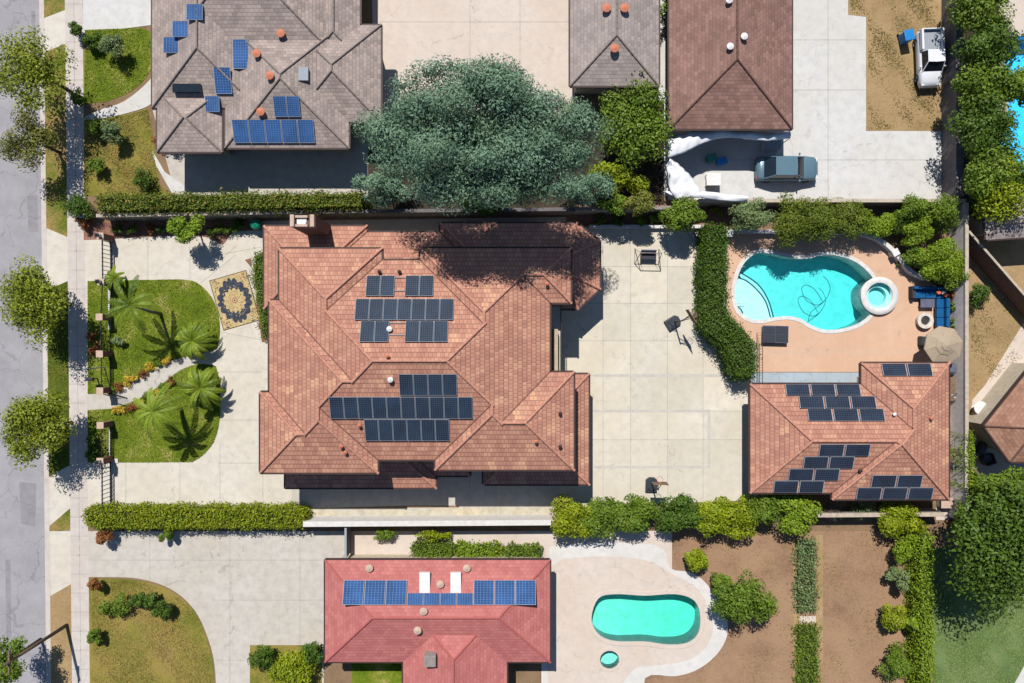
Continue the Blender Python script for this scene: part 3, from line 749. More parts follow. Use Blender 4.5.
po_ = structure('patio', patio, [M['conc_patio'], M['joint'], M['line']]); ta = po_.data.attributes.new('tone', 'FLOAT', 'FACE'); ta.data.foreach_set('value', (PT + [0.5] * len(po_.data.polygons))[:len(po_.data.polygons)])
slab('planter_soil', [(575, 205), (728, 205), (728, 226), (590, 226), (575, 224)], .034, M['reddirt'])
slab('planter_soil', [(728, 201), (962, 201), (962, 300), (935, 286), (905, 262), (893, 246), (870, 236), (850, 232), (728, 231)], .034, M['soil'])
# pool deck, with the pool's hole
cop = offset_poly(ph, .02)
dk = sheet(PW([(727, 229), (855, 229), (880, 236), (898, 250), (910, 263), (925, 276), (952, 288), (952, 372), (757, 372), (757, 345), (738, 325), (727, 315)]), [cop], .028)
for a, b in (((775, 345), (775, 372)), ((810, 335), (810, 372)), ((845, 334), (845, 372)), ((757, 352), (930, 352))): dk.strip(W(*a), W(*b), .03, .028, .031, 1)
structure('pool_deck', dk, [M['deck'], M['line']])
slab('walkway', [(752, 372.5), (866, 372.5), (866, 400), (752, 400)], .026, M['slate'], [((x, 372.5), (x, 392)) for x in (779, 794, 812, 826, 850)])
slab('side_path', [(936, 350), (953, 350), (953, 520), (936, 520)], .012, M['conc_beige'])
slab('side_path', [(740, 480), (936, 480), (936, 515), (740, 515)], .010, M['soil'])

# ---- neighbours' ground
slab('driveway', [(swr(0), -120), (152, -120), (152, 25), (swr(30), 34)], .020, M['conc_white'])
slab('path', spline([(82, 120), (100, 110), (125, 101), (150, 80), (156, 66), (156, 92), (150, 105), (128, 113), (104, 118)], 4), .030, M['conc_white'])
slab('front_lawn', [(85, 30)] + spline([(140, 28), (152, 34), (154, 55), (148, 75), (130, 92), (105, 102)], 4, False) + [(84, 104)], .024, M['lawn'])
slab('front_lawn', [(84, 124), (104, 118), (128, 114), (148, 108), (152, 130), (160, 185), (172, 196), (84, 196)], .022, M['lawn_dry'])
slab('walkway', [(152, 150), (165, 172), (190, 190), (172, 193), (156, 165)], .028, M['conc_white'])
slab('side_yard', [(150, 100), (372, 100), (372, 196), (176, 196)], .012, M['conc_grey'])
slab('back_patio', [(370, -120), (575, -120), (575, 100), (540, 150), (375, 150)], .020, M['conc_beige'], [((470, -60), (470, 100)), ((520, -60), (520, 100)), ((380, 22), (572, 22)), ((380, -30), (572, -30))])
slab('side_yard', [(655, -100), (672, -100), (672, 196), (655, 196)], .012, M['conc_white'])
slab('driveway', [(786, -120), (848, -120), (848, 15), (866, 17), (866, 131), (945, 131), (945, 200), (668, 200), (668, 120), (786, 120)], .020, M['conc_white'], [((828, -100), (828, 200)), ((790, 40), (866, 40)), ((790, 90), (866, 90)), ((700, 160), (945, 160))])
slab('back_yard', [(848.2, -120), (958, -120), (958, 196), (945.2, 196), (945.2, 130.8), (866.2, 130.8), (866.2, 16.8), (848.2, 14.8)], .016, M['drygrass'])
slab('tree_shade_bed', [(368, 148), (664, 100), (664, 207), (368, 209)], .024, M['bedsoil'])  # dark patch standing in for the shade between cedar and block wall
slab('tree_shade_bed', [(957, -120), (998, -120), (1000, 215), (957, 215)], .014, M['bedsoil'])
slab('pool_surround', [(985, -60), (1180, -60), (1180, 215), (985, 215)], .010, M['conc_beige'], holes=[offset_poly(pw3, .02)])
slab('back_yard', [(967, 215), (1200, 215), (1200, 560), (967, 560)], .008, M['drygrass'])
slab('patio', [(1024, 322), (1110, 300), (1110, 480), (972, 480), (972, 400), (985, 385)], .024, M['conc_beige'], [((985, 400), (1100, 400)), ((985, 440), (1100, 440))])
# south neighbours
dr = [(swr(531), 531), (345, 531), (345, 560), (326, 560), (322, 800), (212, 800)] + spline([(216, 683), (214, 660), (207, 635), (196, 612), (180, 595), (160, 584), (135, 578), (110, 577)], 4, False) + [(swr(577), 577)]
slab('driveway', dr, .020, M['conc_grey'], [((150, 532), (150, 580)), ((230, 532), (230, 800)), ((300, 532), (300, 660)), ((212, 600), (322, 600)), ((216, 660), (322, 660)), ((90, 560), (345, 560))])
slab('front_lawn', [(swr(579), 579)] + spline([(110, 578.5), (135, 580), (160, 586), (180, 597), (196, 614), (206, 636), (212.5, 660), (214, 683)], 4, False) + [(210, 800), (swr(800), 800)], .026, M['lawn_dry'])
slab('lawn', [(250, 645), (322, 645), (322, 720), (250, 720)], .030, M['lawn_dry'])
slab('lawn', [(352, 640), (402, 640), (402, 740), (352, 740)], .036, M['lawn'])
slab('walk', [(345, 531), (672, 531), (672, 570), (345, 570)], .014, M['conc_beige'])
pd = [(548, 568), (562, 545), (655, 545), (670, 568), (690, 572), (706, 583), (720, 605), (728, 628), (720, 650), (700, 668), (676, 676), (645, 678), (638, 720), (548, 720)]
slab('pool_deck', spline(pd, 4), .026, M['conc_bright'], holes=[offset_poly(pw2, .02), offset_poly(ps2, .02)])
ipd = PW([(548, 568)] + spline([(562, 559), (600, 556), (645, 560), (672, 574), (695, 586), (708, 606), (713, 628), (706, 647), (688, 660), (660, 665), (636, 668), (622, 684)], 5, False) + [(618, 720), (548, 720)])
structure('pool_deck', sheet(ipd, [offset_poly(pw2, .02), offset_poly(ps2, .02)], .030), M['conc_beige'])
slab('garden_plot', [(672, 531), (922, 531), (922, 760), (640, 760), (646, 679), (700, 669), (729, 628), (706, 582), (672, 570)], .018, M['dirt'])
slab('garden_path', [(793, 535), (799, 535), (799, 760), (793, 760)], .024, M['drygrass'])
slab('garden_path', [(816, 535), (823, 535), (823, 760), (816, 760)], .024, M['drygrass'])
slab('garden_path', [(799.2, 616), (815.8, 616), (815.8, 623), (799.2, 623)], .024, M['conc_beige'])
slab('back_lawn', [(933, 548), (1150, 548), (1150, 760), (933, 760)], .022, M['lawn_cool'])
slab('patio', [(1005, 700), (1030, 655), (1150, 655), (1150, 760), (1005, 760)], .030, M['conc_white'])

# ================================================================== POOLS
def m_water(name, dens, col):
    t = NT(name); t.n.remove(t.p)
    tr = t.new('ShaderNodeBsdfTransparent'); gl = t.new('ShaderNodeBsdfGlossy'); gl.inputs['Roughness'].default_value = .03
    bp = t.new('ShaderNodeBump'); bp.inputs['Distance'].default_value = .02; t.l.new(t.noise(t.pos(), 3.5, 4), bp.inputs['Height']); t.l.new(bp.outputs[0], gl.inputs['Normal'])
    mx = t.new('ShaderNodeMixShader'); fr = t.new('ShaderNodeFresnel'); fr.inputs[0].default_value = 1.33
    t.l.new(bp.outputs[0], fr.inputs['Normal'])
    t.l.new(fr.outputs[0], mx.inputs[0]); t.l.new(tr.outputs[0], mx.inputs[1]); t.l.new(gl.outputs[0], mx.inputs[2]); t.l.new(mx.outputs[0], t.out.inputs[0])
    va = t.new('ShaderNodeVolumeAbsorption'); va.inputs['Color'].default_value = col; va.inputs['Density'].default_value = dens
    t.l.new(va.outputs[0], t.out.inputs['Volume']); return t.m
M['water'] = m_water('pool water', .68, (0, .93, .93, 1))
M['water2'] = m_water('green pool water', .6, (0, .97, .82, 1))
M['plasterpool'] = m_plain('pool plaster', (.44, .62, .61, 1), .8, var=.13, scale=1.6)
M['blueline'] = m_plain('dark tile line', rgb(20, 70, 90, .7), .4)

def pool(name, label, pts, zf, coping_w, mats, cop_z=.06, cop0=-.25, parent=None, wz=-.10, coping=True, cat='pool'):
    c = (sum(p[0] for p in pts) / len(pts), sum(p[1] for p in pts) / len(pts), 0)
    t = thing(name, label, cat, c)
    mb = MB(); top = [(p[0], p[1], cop_z - .03) for p in pts]; bot = [(p[0], p[1], zf(p[0], p[1])) for p in pts]
    mb.quads(top, bot)
    fl = sheet(pts, [], 0); 
    for f in fl.f: mb.face([(fl.v[i][0], fl.v[i][1], zf(fl.v[i][0], fl.v[i][1])) for i in f])
    mb.build('basin', mats[0], t)
    wp = offset_poly(pts, -.01)
    wb = MB(); ws = sheet(wp, [], wz)
    for f in ws.f:
        wb.face([ws.v[i] for i in f]); wb.face([(ws.v[i][0], ws.v[i][1], -3.2) for i in f[::-1]])
    wb.quads([(p[0], p[1], -3.2) for p in wp], [(p[0], p[1], wz) for p in wp])
    wo = wb.build('water', mats[1], t)
    if coping:
        cb = MB(); o = offset_poly(pts, coping_w); i = offset_poly(pts, -.03); n = len(pts)
        cb.quads([(*p, cop0) for p in o], [(*p, cop_z - .015) for p in o]); oo = offset_poly(pts, coping_w - .03)
        cb.quads([(*p, cop_z - .015) for p in o], [(*p, cop_z) for p in oo]); cb.quads([(*p, cop_z) for p in oo], [(*p, cop_z) for p in i]); cb.quads([(*p, cop_z) for p in i], [(*p, cop_z - .12) for p in i])
        cb.build('coping', mats[2], t)
    return t
x0p = W(735, 300)[0]; x1p = W(878, 300)[0]
zf1 = lambda x, y: -1.1 - .4 * (x - x0p) / (x1p - x0p)
P1 = pool('swimming_pool', 'kidney shaped turquoise swimming pool set in the peach coloured deck', pw, zf1, .26, (M['plasterpool'], M['water'], M['plaster']))
# curved entry steps in the shallow end, edged with dark tile
def stepshape(off):
    arc = [(737 + off * .2, 277 - off * 1.6), (747 + off * .6, 280 - off), (758 + off, 289 - off * .8), (767 + off, 301 - off * .2), (772 + off, 317)]
    a = spline(arc, 6, False)
    body = [p for p in POOL if p[0] < 772 + off and p[1] > 277 - off * 1.6]
    return a, body
for off, zt in ((0, -.32), (4.5, -.62)):
    a, body = stepshape(off)
    left = sorted([p for p in body], key=lambda p: math.atan2(p[1] - 296, p[0] - 760))
    ring = [p for p in POOL if (p[0] < 773 + off) and (p[1] > 276 - off * 1.6)]
    # walk round the rim from the arc's lower end to its upper end
    ring = sorted(ring, key=lambda p: (math.atan2(p[1] - 297, p[0] - 765) - math.atan2(20, 8)) % (2 * math.pi))
    sh = a + ring
    sb = MB(); s_ = offset_poly(PW(sh), -.02); st = sheet(s_, [], zt)
    sb.v += st.v; sb.f += st.f; sb.mi += st.mi
    aw = PW(a); sb.quads([(p[0], p[1], -1.6) for p in aw], [(p[0], p[1], zt) for p in aw], closed=False)
    for p, q in zip(aw, aw[1:]): sb.strip(p, q, .10, zt - .05, zt + .004, 1)
    sb.build('step', [M['plasterpool'], M['blueline']], P1)
hb = MB(); hb.tube([(*W(744, 313), -.2), (*W(742, 309), -.2), (*W(739, 306), -.2)], .03, 6); hb.build('handrail', M['blueline'], P1, smooth=True)
tag(MB().tube([(*p, -.14) for p in spline(PW([(809, 321), (812, 312), (822, 304), (828, 297), (831, 288), (828, 280), (824, 276)]), 6, False)], .022, 6).tube([(*p, -.13) for p in spline(PW([(826, 300), (818, 305), (808, 301), (803, 292), (803, 287), (808, 285), (816, 290), (823, 301)]), 6, False)], .022, 6).build('pool_hose', M['blueline'], None, W3(815, 300)), 'dark cleaner hose looping on the turquoise pool water', 'hose')
# raised spa at the pool's right end
cx, cy = W(880, 295.8, .3); sc = [(cx + 1.0 * math.cos(a * math.pi / 20), cy + 1.0 * math.sin(a * math.pi / 20)) for a in range(40)]
S = thing('spa', 'round raised spa with white rim at the right end of the pool', 'spa', (cx, cy, 0))
MB().lathe([(1.0, -1.9), (1.1, -.6), (1.38, -.05), (1.38, .25)], (cx, cy), 40, cap=False).lathe([(1.02, .25), (1.02, -.12), (.70, -.12), (.70, -.5), (.02, -.5)], (cx, cy), 40, cap=False).build('shell', M['plasterpool'], S, smooth=False)
MB().lathe([(1.34, .19), (1.44, .21), (1.46, .25), (1.44, .29), (1.02, .29), (.99, .27), (.99, .17)], (cx, cy), 48, cap=False).build('rim', M['plaster'], S, smooth=True)
scw = [(cx + 1.008 * math.cos(k * math.pi / 20), cy + 1.008 * math.sin(k * math.pi / 20)) for k in range(40)]
wb = MB(); wb.prism(scw, -.9, .15); wb.build('water', M['water'], S)
P2 = pool('swimming_pool', 'pale green swimming pool with white deck behind the red roofed house', pw2, lambda x, y: -1.1 - .5 * (x - W(590, 0)[0]) / 8.5, .3, (M['plasterpool'], M['water2'], M['conc_beige']))
pool('spa', 'small round pale green spa in the white deck below the pool', ps2, lambda x, y: -.8, .22, (M['plasterpool'], M['water2'], M['conc_beige']), cat='spa')
M['plasterblue'] = m_plain('blue pool plaster', (.25, .62, .85, 1), .8)
M['water3'] = m_water('blue pool water', .6, (0, .85, .98, 1))
pool('swimming_pool', 'bright blue swimming pool beyond the tall trees at the right', pw3, lambda x, y: -1.3, .3, (M['plasterblue'], M['water3'], M['conc_beige']))

# ================================================================== HOUSES
Z1, Z2 = 3.0, 5.7
house = thing('house', 'large two storey house with terracotta tiled hip roof and two solar arrays', 'house', W3(420, 360))
U = lambda *a: RB(*a, Z2)
up = Roof([U(279, 260, 550, 460), U(279, 248.5, 382, 380), U(269, 300, 450, 460), U(269, 340, 378, 473), U(260, 392, 360, 473),
           U(435, 330, 550, 470), U(452, 372, 574, 470), U(420, 248, 550, 420), U(480, 248, 571, 303)], Z2)
up.build(house, M['tiles'], M['ridge'], M['valley'], M['gutter'], M['stucco'])
L_ = lambda *a: RB(*a, Z1)
lo = Roof([L_(264, 226, 367, 309), L_(300, 232, 540, 340), PB([(440, 223), (577, 223), (600, 241), (600, 289), (578, 309), (440, 309)], Z1),
           L_(285, 400, 436, 488), L_(483, 374, 589, 484.5), L_(390, 400, 470, 476)], Z1)
class Sub: pass
low_roof = lo.build(house, M['tiles'], M['ridge'], M['valley'], M['gutter'], M['stucco'])
for a in ((366, 394.5, 275.5, 296, 2), (405, 433.6, 275.5, 296, 2), (355, 453.7, 298.8, 320, 7), (360, 389, 320.8, 342, 2), (405, 448, 320.8, 342, 3),
          (399, 457, 374, 395.5, 4), (329.5, 472.6, 396.8, 418.6, 10), (364.5, 449.5, 419.2, 440.8, 6)):
    panels(up, house, *a, M['cells'])
def vent(roof, px, py, label_mat, parent, r=.09, h=.35, cap=True):
    p = roof.cast(px, py); mb = MB(); mb.lathe([(r, p.z - .1), (r, p.z + h)], (p.x, p.y), 10)
    if cap: mb.lathe([(r * 1.9, p.z + h), (r * 1.9, p.z + h + .06), (.01, p.z + h + .14)], (p.x, p.y), 10)
    return mb.build('roof_vent', label_mat, parent)
for px, py, m in ((388, 356, 'tail'), (391, 379.5, 'white'), (390, 329, 'white'), (380, 272, 'gutter'), (400, 272, 'gutter'), (346, 452, 'tail'), (342, 446, 'tail'), (547, 284, 'tail'), (536, 441, 'tail'), (360, 425, 'tail'), (560, 413, 'gutter'), (560, 446, 'gutter')):
    vent(up, px, py, M[m], house, .07 if m != 'white' else .1, .22)
rb = MB()
for y in (277.5, 290.5):
    a, b = up.cast(394, y, .1), up.cast(405.5, y, .1); rb.tube([a, b], .025, 6)
for y in (323, 335):
    a, b = up.cast(389, y, .1), up.cast(405.5, y, .1); rb.tube([a, b], .025, 6)
rb.build('panel_rail', M['alu'], house)
# chimney
a, b = W(290.6, 226.6, 7.0), W(314.6, 215, 7.0); ccx, ccy = (a[0] + b[0]) / 2, (a[1] + b[1]) / 2; cw, ch_ = b[0] - a[0], b[1] - a[1]
mb = MB(); mb.prism([(a[0], a[1]), (b[0], a[1]), (b[0], b[1]), (a[0], b[1])], 0, 6.75)
ck = mb.build('chimney', M['stucco_pink'], house)
mb = MB()
for dx in (-1, 1): mb.box((ccx + dx * (cw / 2 - .13), ccy, 6.95), (.26, ch_ + .02, .4))
for dy in (-1, 1): mb.box((ccx - .1, ccy + dy * (ch_ / 2 - .09), 6.86), (cw - .78, .16, .22))
mb.build('cap', M['capstone'], ck)
mb = MB(); mb.box((ccx - .12, ccy + .02, 6.80), (cw - .95, ch_ - .4, .06)).box((ccx - .1, ccy - .16, 6.86), (cw - 1.05, ch_ * .32, .09))
mb.build('spark_arrestor', M['white'], ck)
# small balcony on the garden side
mb = MB(); a, b = W(551, 371, 3.2), W(561, 305, 3.2)
mb.prism([(a[0] - .4, a[1]), (b[0], a[1]), (b[0], b[1]), (a[0] - .4, b[1])], 2.9, 3.05); bal = mb.build('balcony', M['conc_grey'], house)
a, b = W(553.4, 371.3, 3.9), W(558, 329, 3.9); MB().prism([(a[0], a[1]), (b[0], a[1]), (b[0], b[1]), (a[0], b[1])], 3.05, 3.9).build('parapet', M['balcony'], bal)
mb = MB(); x = W(561.3, 0, 3.9)[0]; y0, y1 = W(0, 371, 3.9)[1], W(0, 305, 3.9)[1]
mb.tube([(x, y0, 3.9), (x, y1, 3.9)], .025, 6).tube([(x, y0, 3.15), (x, y1, 3.15)], .02, 6)
for k in range(24): yy = y0 + (y1 - y0) * k / 23; mb.tube([(x, yy, 3.05), (x, yy, 3.9)], .012, 5)
mb.build('railing', M['black'], bal)
# windows and doors on the walls under the eaves
def window(parent, c, wd, ht, nx, ny, name='window'):
    ang = math.atan2(ny, nx) - math.pi / 2 * 0; rz = math.atan2(ny, nx) + math.pi / 2
    o = MB().box(c, (wd, .05, ht), rz).build(name, M['glass'], parent)
    mb = MB(); t = Vector((-ny, nx, 0)); C = Vector(c) + Vector((nx, ny, 0)) * .03
    for s in (-1, 1):
        mb.box(C + t * s * wd / 2, (.07, .08, ht + .07), rz); mb.box(C + Vector((0, 0, s * ht / 2)), (wd - .07, .08, .07), rz)
    mb.build('frame', M['white'], o)
ys = W(0, 484.5, Z1)[1] + .6; yn = W(0, 232, Z1)[1] - .6; xe = W(589, 0, Z1)[0] - .6; xw = W(260, 0, Z2)[0] + .6
for px in (500, 530, 560): window(house, (W(px, 0, Z1)[0], ys - .03, 1.5), 1.3, 1.1, 0, -1)
for py in (400, 430, 460): window(house, (xe + .03, W(0, py, Z1)[1], 1.4), 1.6, 1.2, 1, 0)
for py in (415, 450): window(house, (xw - .04, W(0, py, Z2)[1], 4.4), 1.3, 1.2, -1, 0)
for px in (400, 430, 480): window(house, (W(px, 0, Z1)[0], yn + .03, 1.6), 1.2, 1.0, 0, 1)

ZC = 2.9
casita = thing('guest_house', 'single storey terracotta tiled guest house beside the pool with tilted solar panel rows', 'house', W3(850, 440))
G = lambda *a: RB(*a, ZC)
cr = Roof([G(750, 384, 949, 493), G(861, 363, 949, 470), G(832, 384, 949, 499.6)], ZC)
cr.build(casita, M['tiles'], M['ridge'], M['valley'], M['gutter'], M['stucco'], overhang=1.15)
for a in ((785, 861, 384.2, 395.4, 3), (798.5, 876.5, 396.2, 408.2, 3), (807, 885, 408.8, 420.8, 3), (881.5, 932.5, 363.6, 375.6, 2), (818.5, 870.5, 444.3, 456, 2),
          (803, 854.5, 456.6, 468.3, 2), (788, 839.8, 468.8, 480.3, 2), (773, 824.3, 480.8, 492.6, 2), (870.8, 922.6, 475.2, 487, 2), (856, 933.5, 487.6, 499.2, 3)):
    panels(cr, casita, *a, M['cells_l'], .03)
for px, py, m in ((893, 414, 'white'), (930, 418, 'tail'), (859, 470, 'gutter')): vent(cr, px, py, M[m], casita, .07, .2)
xw = W(750, 0, ZC)[0] + 1.15
for py in (410, 465): window(casita, (xw - .03, W(0, py, ZC)[1], 1.4), 1.4, 1.2, -1, 0)
window(casita, (W(790, 0, ZC)[0], W(0, 384, ZC)[1] - 1.12, 1.1), 1.8, 2.1, 0, 1, 'door')

# ---- neighbours' houses
def neighbour(name, label, blocks, ev, tile, cat='house', wallm='stucco', slope=.33, ridge='ridge', gut='gutter'):
    px = sum(p[0] for b in blocks for p in [b.pts[0]]) / len(blocks); py = sum(b.pts[0][1] for b in blocks) / len(blocks)
    t = thing(name, label, cat, (px, py, 0)); r = Roof(blocks, ev, slope); r.build(t, tile, M[ridge], M['valley'], M[gut], M[wallm], valley=False, ridge_r=.07); return t, r
M['ridge_grey'] = m_plain('grey ridge', rgb(146, 132, 124, .6), .85); M['ridge_brown'] = m_plain('brown ridge', rgb(112, 82, 72, .6), .85); M['ridge_red'] = m_plain('red ridge', rgb(190, 104, 98, .6), .85)
N = lambda *a: RB(*a, 3.2)
n1, r1 = neighbour('house', 'grey roofed house beside the cedar with scattered blue solar panels', [N(152, -110, 258, 108), N(156, -60, 345, 66), N(225, 20, 349, 148), N(290, 25, 381, 122), N(157, 90, 222, 152), N(310, -110, 360, 60)], 3.2, M['shingle_grey'], ridge='ridge_grey')
for a in ((164.5, 180, 37, 53, 1), (173.5, 190, 21, 37, 1), (186.5, 202.5, 4, 20, 1), (233, 248.5, 39, 69, 1), (214, 231.5, 67, 94, 1), (204, 220.5, 96, 112, 1), (273.5, 300, 96, 117, 2), (233, 314, 119.5, 143, 5)):
    panels(r1, n1, *a, M['cells_blue'])
for px, py in ((282, 35), (271, 77), (258, 55), (262, 113)): vent(r1, px, py, M['tail'], n1, .16, .25)
a = r1.cast(188, 89); MB().box((a.x, a.y, a.z + .12), (2.0, .6, .25)).build('skylight', M['glass'], n1)
a = r1.cast(304, 75); MB().box((a.x, a.y, a.z + .1), (.7, .9, .2)).build('skylight', M['alu'], n1)
n2, r2 = neighbour('garage', 'small taupe roofed garage with three terracotta vents beside the beige patio', [N(570, -110, 659, 86)], 3.2, M['shingle_taupe'], 'garage', ridge='ridge_grey')
for px, py in ((606, 10), (624, 10), (614, 50)): vent(r2, px, py, M['tail'], n2, .17, .28)
n3, r3 = neighbour('house', 'brown shingled hip roof building beside the white driveway', [N(669, -140, 792, 129)], 3.2, M['shingle_brown'], ridge='ridge_brown')
for px, py in ((729, 48), (743, 38), (728, 2)): vent(r3, px, py, M['white'], n3, .13, .25)
n4, r4 = neighbour('house', 'red roofed house with blue solar panels and white skylights along its ridge', [N(325, 560, 550, 662), N(403, 600, 507, 800)], 3.2, M['shingle_red'], ridge='ridge_red')
for a in ((343, 406.5, 580, 605, 3), (406.8, 473, 593, 605, 4), (473.3, 536, 580, 605, 3)): panels(r4, n4, *a, M['cells_blue'])
for px in (425, 456): a = r4.cast(px, 582); MB().box((a.x, a.y, a.z + .12), (.75, 1.5, .22)).build('skylight', M['white'], n4)
for px, py, m in ((440.5, 583, 'capstone'), (424, 610, 'capstone'), (418, 629, 'capstone'), (370, 567, 'capstone'), (467, 567, 'capstone')): vent(r4, px, py, M[m], n4, .15, .22)
a = r4.cast(431, 657); MB().box((a.x, a.y, a.z + .25), (.8, .8, .8)).build('roof_cooler', M['block'], n4)
n5, r5 = neighbour('house', 'tan roofed house cut by the right edge beyond the diagonal fence', [PB([(984, 426), (1040, 356), (1200, 356), (1200, 462), (1010, 462)], 3.2)], 3.2, M['shingle_tan'], ridge='ridge_brown')
n6, r6 = neighbour('shed', 'grey garden shed under trees beyond the right hand wall', [PB([(984, 212), (1044, 206), (1046, 236), (986, 240)], 2.6)], 2.6, M['shingle_taupe'], 'shed', ridge='ridge_grey')

# ================================================================== WALLS, FENCES, GATES
def wall(name, label, pxpts, z, th, mat, capm=None, cat='wall', capw=.06, group=None):
    pts = PW(pxpts, z); c = pts[0]; t = thing(name, label, cat, (c[0], c[1], 0), 0, group)
    mb = MB(); cb = MB()
    for k, (a, b) in enumerate(zip(pts, pts[1:])):
        mb.strip(a, b, th + .002 * k, 0, z - .08 - .002 * k); cb.strip(a, b, th + capw + .003 * k, z - .08, z - .003 * k)
    mb.build('wall_body', mat, t); cb.build('cap', capm or mat, t); return t
wall('block_wall', 'long grey block wall below the clipped hedge, left of the chimney', [(96, 215.5), (262, 212.5)], 1.8, .2, M['block'], M['blockcap'])
wall('block_wall', 'grey block wall in deep shade between the cedar and the tiled house', [(262.6, 212.2), (575, 209)], 1.8, .2, M['greywall'], M['greywall'])
wall('block_wall', 'grey block wall behind the planter at the top of the patio', [(575.6, 208.8), (698, 207)], 1.8, .2, M['block'], M['block'])
wall('block_wall', 'tan capped block wall behind the poolside shrubs', [(698.6, 200.5), (966, 200.5)], 1.8, .2, M['block'], M['blockcap'])
wall('block_wall', 'tall grey block wall along the right side of the pool garden', [(967, 202.5), (967, 523)], 2.0, .2, M['gardenwall'], M['blockcap'])
wall('block_wall', 'white capped wall along the walkway below the tiled house', [(303, 524.2), (551, 522.6)], 1.7, .34, M['plaster'], M['plaster'])
wall('block_wall', 'tan wall end piece below the guest house solar panels', [(805, 515.5), (944, 514.5)], 1.5, .24, M['block'], M['blockcap'])
wall('retaining_wall', 'low white planter wall along the top edge of the patio', [(589, 226.5), (704, 226.5)], .4, .2, M['plaster'], M['plaster'])
wall('retaining_wall', 'white garden wall edging the pool deck beside the tall hedge', [(729, 231), (776, 231.5), (800, 232), (852, 232.5)], .55, .22, M['plaster'], M['plaster'])
wall('retaining_wall', 'curved white wall stepping round the shrub bed near the spa', [(854, 232.4), (867, 234.4), (879, 239), (889, 246), (896, 253), (903, 262), (912, 272), (925, 279)], .6, .24, M['plaster'], M['plaster'])
for k, (px, py, lb) in enumerate(((729.5, 233.5, 'white square pier at the left end of the pool garden wall'), (895.5, 252.5, 'white square pier on the curved wall near the spa'))):
    x, y = W(px, py, .7); t = thing('wall_pier', lb, 'pier', (x, y, 0), .5 * k); bevel(MB().box((0, 0, .35), (.42, .42, .7)).build('shaft', M['plaster'], t, local=True)); bevel(MB().box((0, 0, .74), (.52, .52, .08)).build('cap', M['white'], t, local=True))
wall('fence', 'dark fence beside dry grass along the upper right lot', [(960, -100), (960, 196)], 1.8, .5, M['greywall'], M['greywall'], 'fence')
wall('fence', 'brown board fence running diagonally beyond the right wall', [(969, 231), (1045, 318)], 1.9, .1, M['brownwall'], M['blockcap'], 'fence')
wall('fence', 'grey side gate panel between the lots below the walkway', [(345.5, 528), (345.5, 558)], 1.5, .1, M['greywall'], M['alu'], 'fence')
wall('fence', 'board fence behind the climbing hedge at the right lower lot', [(926, 545), (926, 760)], 1.6, .1, M['brownwall'], M['brownwall'], 'fence')
wall('low_wall', 'dark low wall running diagonally past the right side patio', [(975, 470), (1040, 560)], 1.2, .12, M['brownwall'], M['brownwall'], 'wall')

# brick pillars along the front
pg = 'brick pillars along the front fence'
plabels = ['brick pillar at the upper corner of the upper driveway gate', 'brick pillar where the upper driveway gate meets the upper lawn', 'tan capped brick pillar in the upper stretch of front fence', 'tan capped brick pillar beside the tree shade on the sidewalk',
           'brick pillar on the upper side of the front path', 'brick pillar on the lower side of the front path', 'brick pillar beside the lower driveway gate']
PIL = [(100, 236), (100.5, 282), (99, 317), (99.3, 354), (99.6, 391), (100, 425.5), (99.8, 461.5)]
def pillar(label):
    t = thing('brick_pillar', label, 'pillar', (0, 0, 0), 0, pg)
    MB().box((0, 0, .7), (.42, .42, 1.4)).build('shaft', M['brick'], t, local=True)
    bevel(MB().box((0, 0, 1.44), (.52, .52, .09)).build('cap', M['capstone'], t, local=True)); return t
def lantern(label, loc):
    t = thing('lantern', label, 'lantern', loc, 0, 'lanterns on the gate pillars')
    MB().box((0, 0, .04), (.2, .2, .08)).box((0, 0, .42), (.30, .30, .05)).lathe([(.14, .42), (.02, .58)], (0, 0), 8).build('housing', M['black'], t, local=True)
    MB().box((0, 0, .24), (.2, .2, .31)).build('glass', M['lamp_clear'], t, local=True); return t
def dup(root, loc, label, rz=None):
    r = root.copy(); link(r); r.location = loc; r['label'] = label
    if rz is not None: r.rotation_euler = (0, 0, rz)
    for c in list(root.children):
        d = c.copy(); link(d, r)
        for e in list(c.children): f = e.copy(); link(f, d)
    return r
p0 = None; PB_ = []
for (px, py), lb in zip(PIL, plabels):
    loc = W3(px, py, 1.48); loc = (loc[0], loc[1], 0); PB_.append(loc)
    if p0 is None: p0 = pillar(lb); p0.location = loc
    else: dup(p0, loc, lb)
l0 = None
for k, lb in ((0, 'black lantern on the topmost brick pillar'), (1, 'black lantern on the pillar at the upper lawn corner'), (6, 'black lantern on the pillar beside the lower driveway gate')):
    loc = (PB_[k][0], PB_[k][1], 1.485)
    if l0 is None: l0 = lantern(lb, loc)
    else: dup(l0, loc, lb)
def iron(name, label, a, b, z0, z1, group, step=.13, thick=.02, cat='fence', rails=2, wd=.05):
    a = Vector((a[0], a[1], 0)); b = Vector((b[0], b[1], 0)); t = thing(name, label, cat, a, 0, group); l = (b - a).length
    mb = MB()
    for z in (z0 + .05, z1 - .05): mb.strip(a, b, wd, z - .025, z + .025)
    mb.build('rail', M['black'], t)
    mb = MB(); n = int(l / step)
    for k in range(n + 1):
        p = a + (b - a) * (k / n); mb.box((p.x, p.y, (z0 + z1) / 2), (thick, thick, z1 - z0 + .12 - .01 * (k % 2)))
    mb.build('pickets', M['black'], t); return t
fg = 'iron fence panels between the brick pillars'
for i, j, lb in ((1, 2, 'black iron fence panel below the upper driveway gate'), (2, 3, 'black iron fence panel beside the palm at the upper lawn'), (3, 4, 'black iron fence panel just above the front path'), (5, 6, 'black iron fence panel beside the lower lawn')):
    a, b = Vector(PB_[i]), Vector(PB_[j]); d = (b - a).normalized() * .24; iron('iron_fence', lb, a + d, b - d, .1, 1.3, fg)
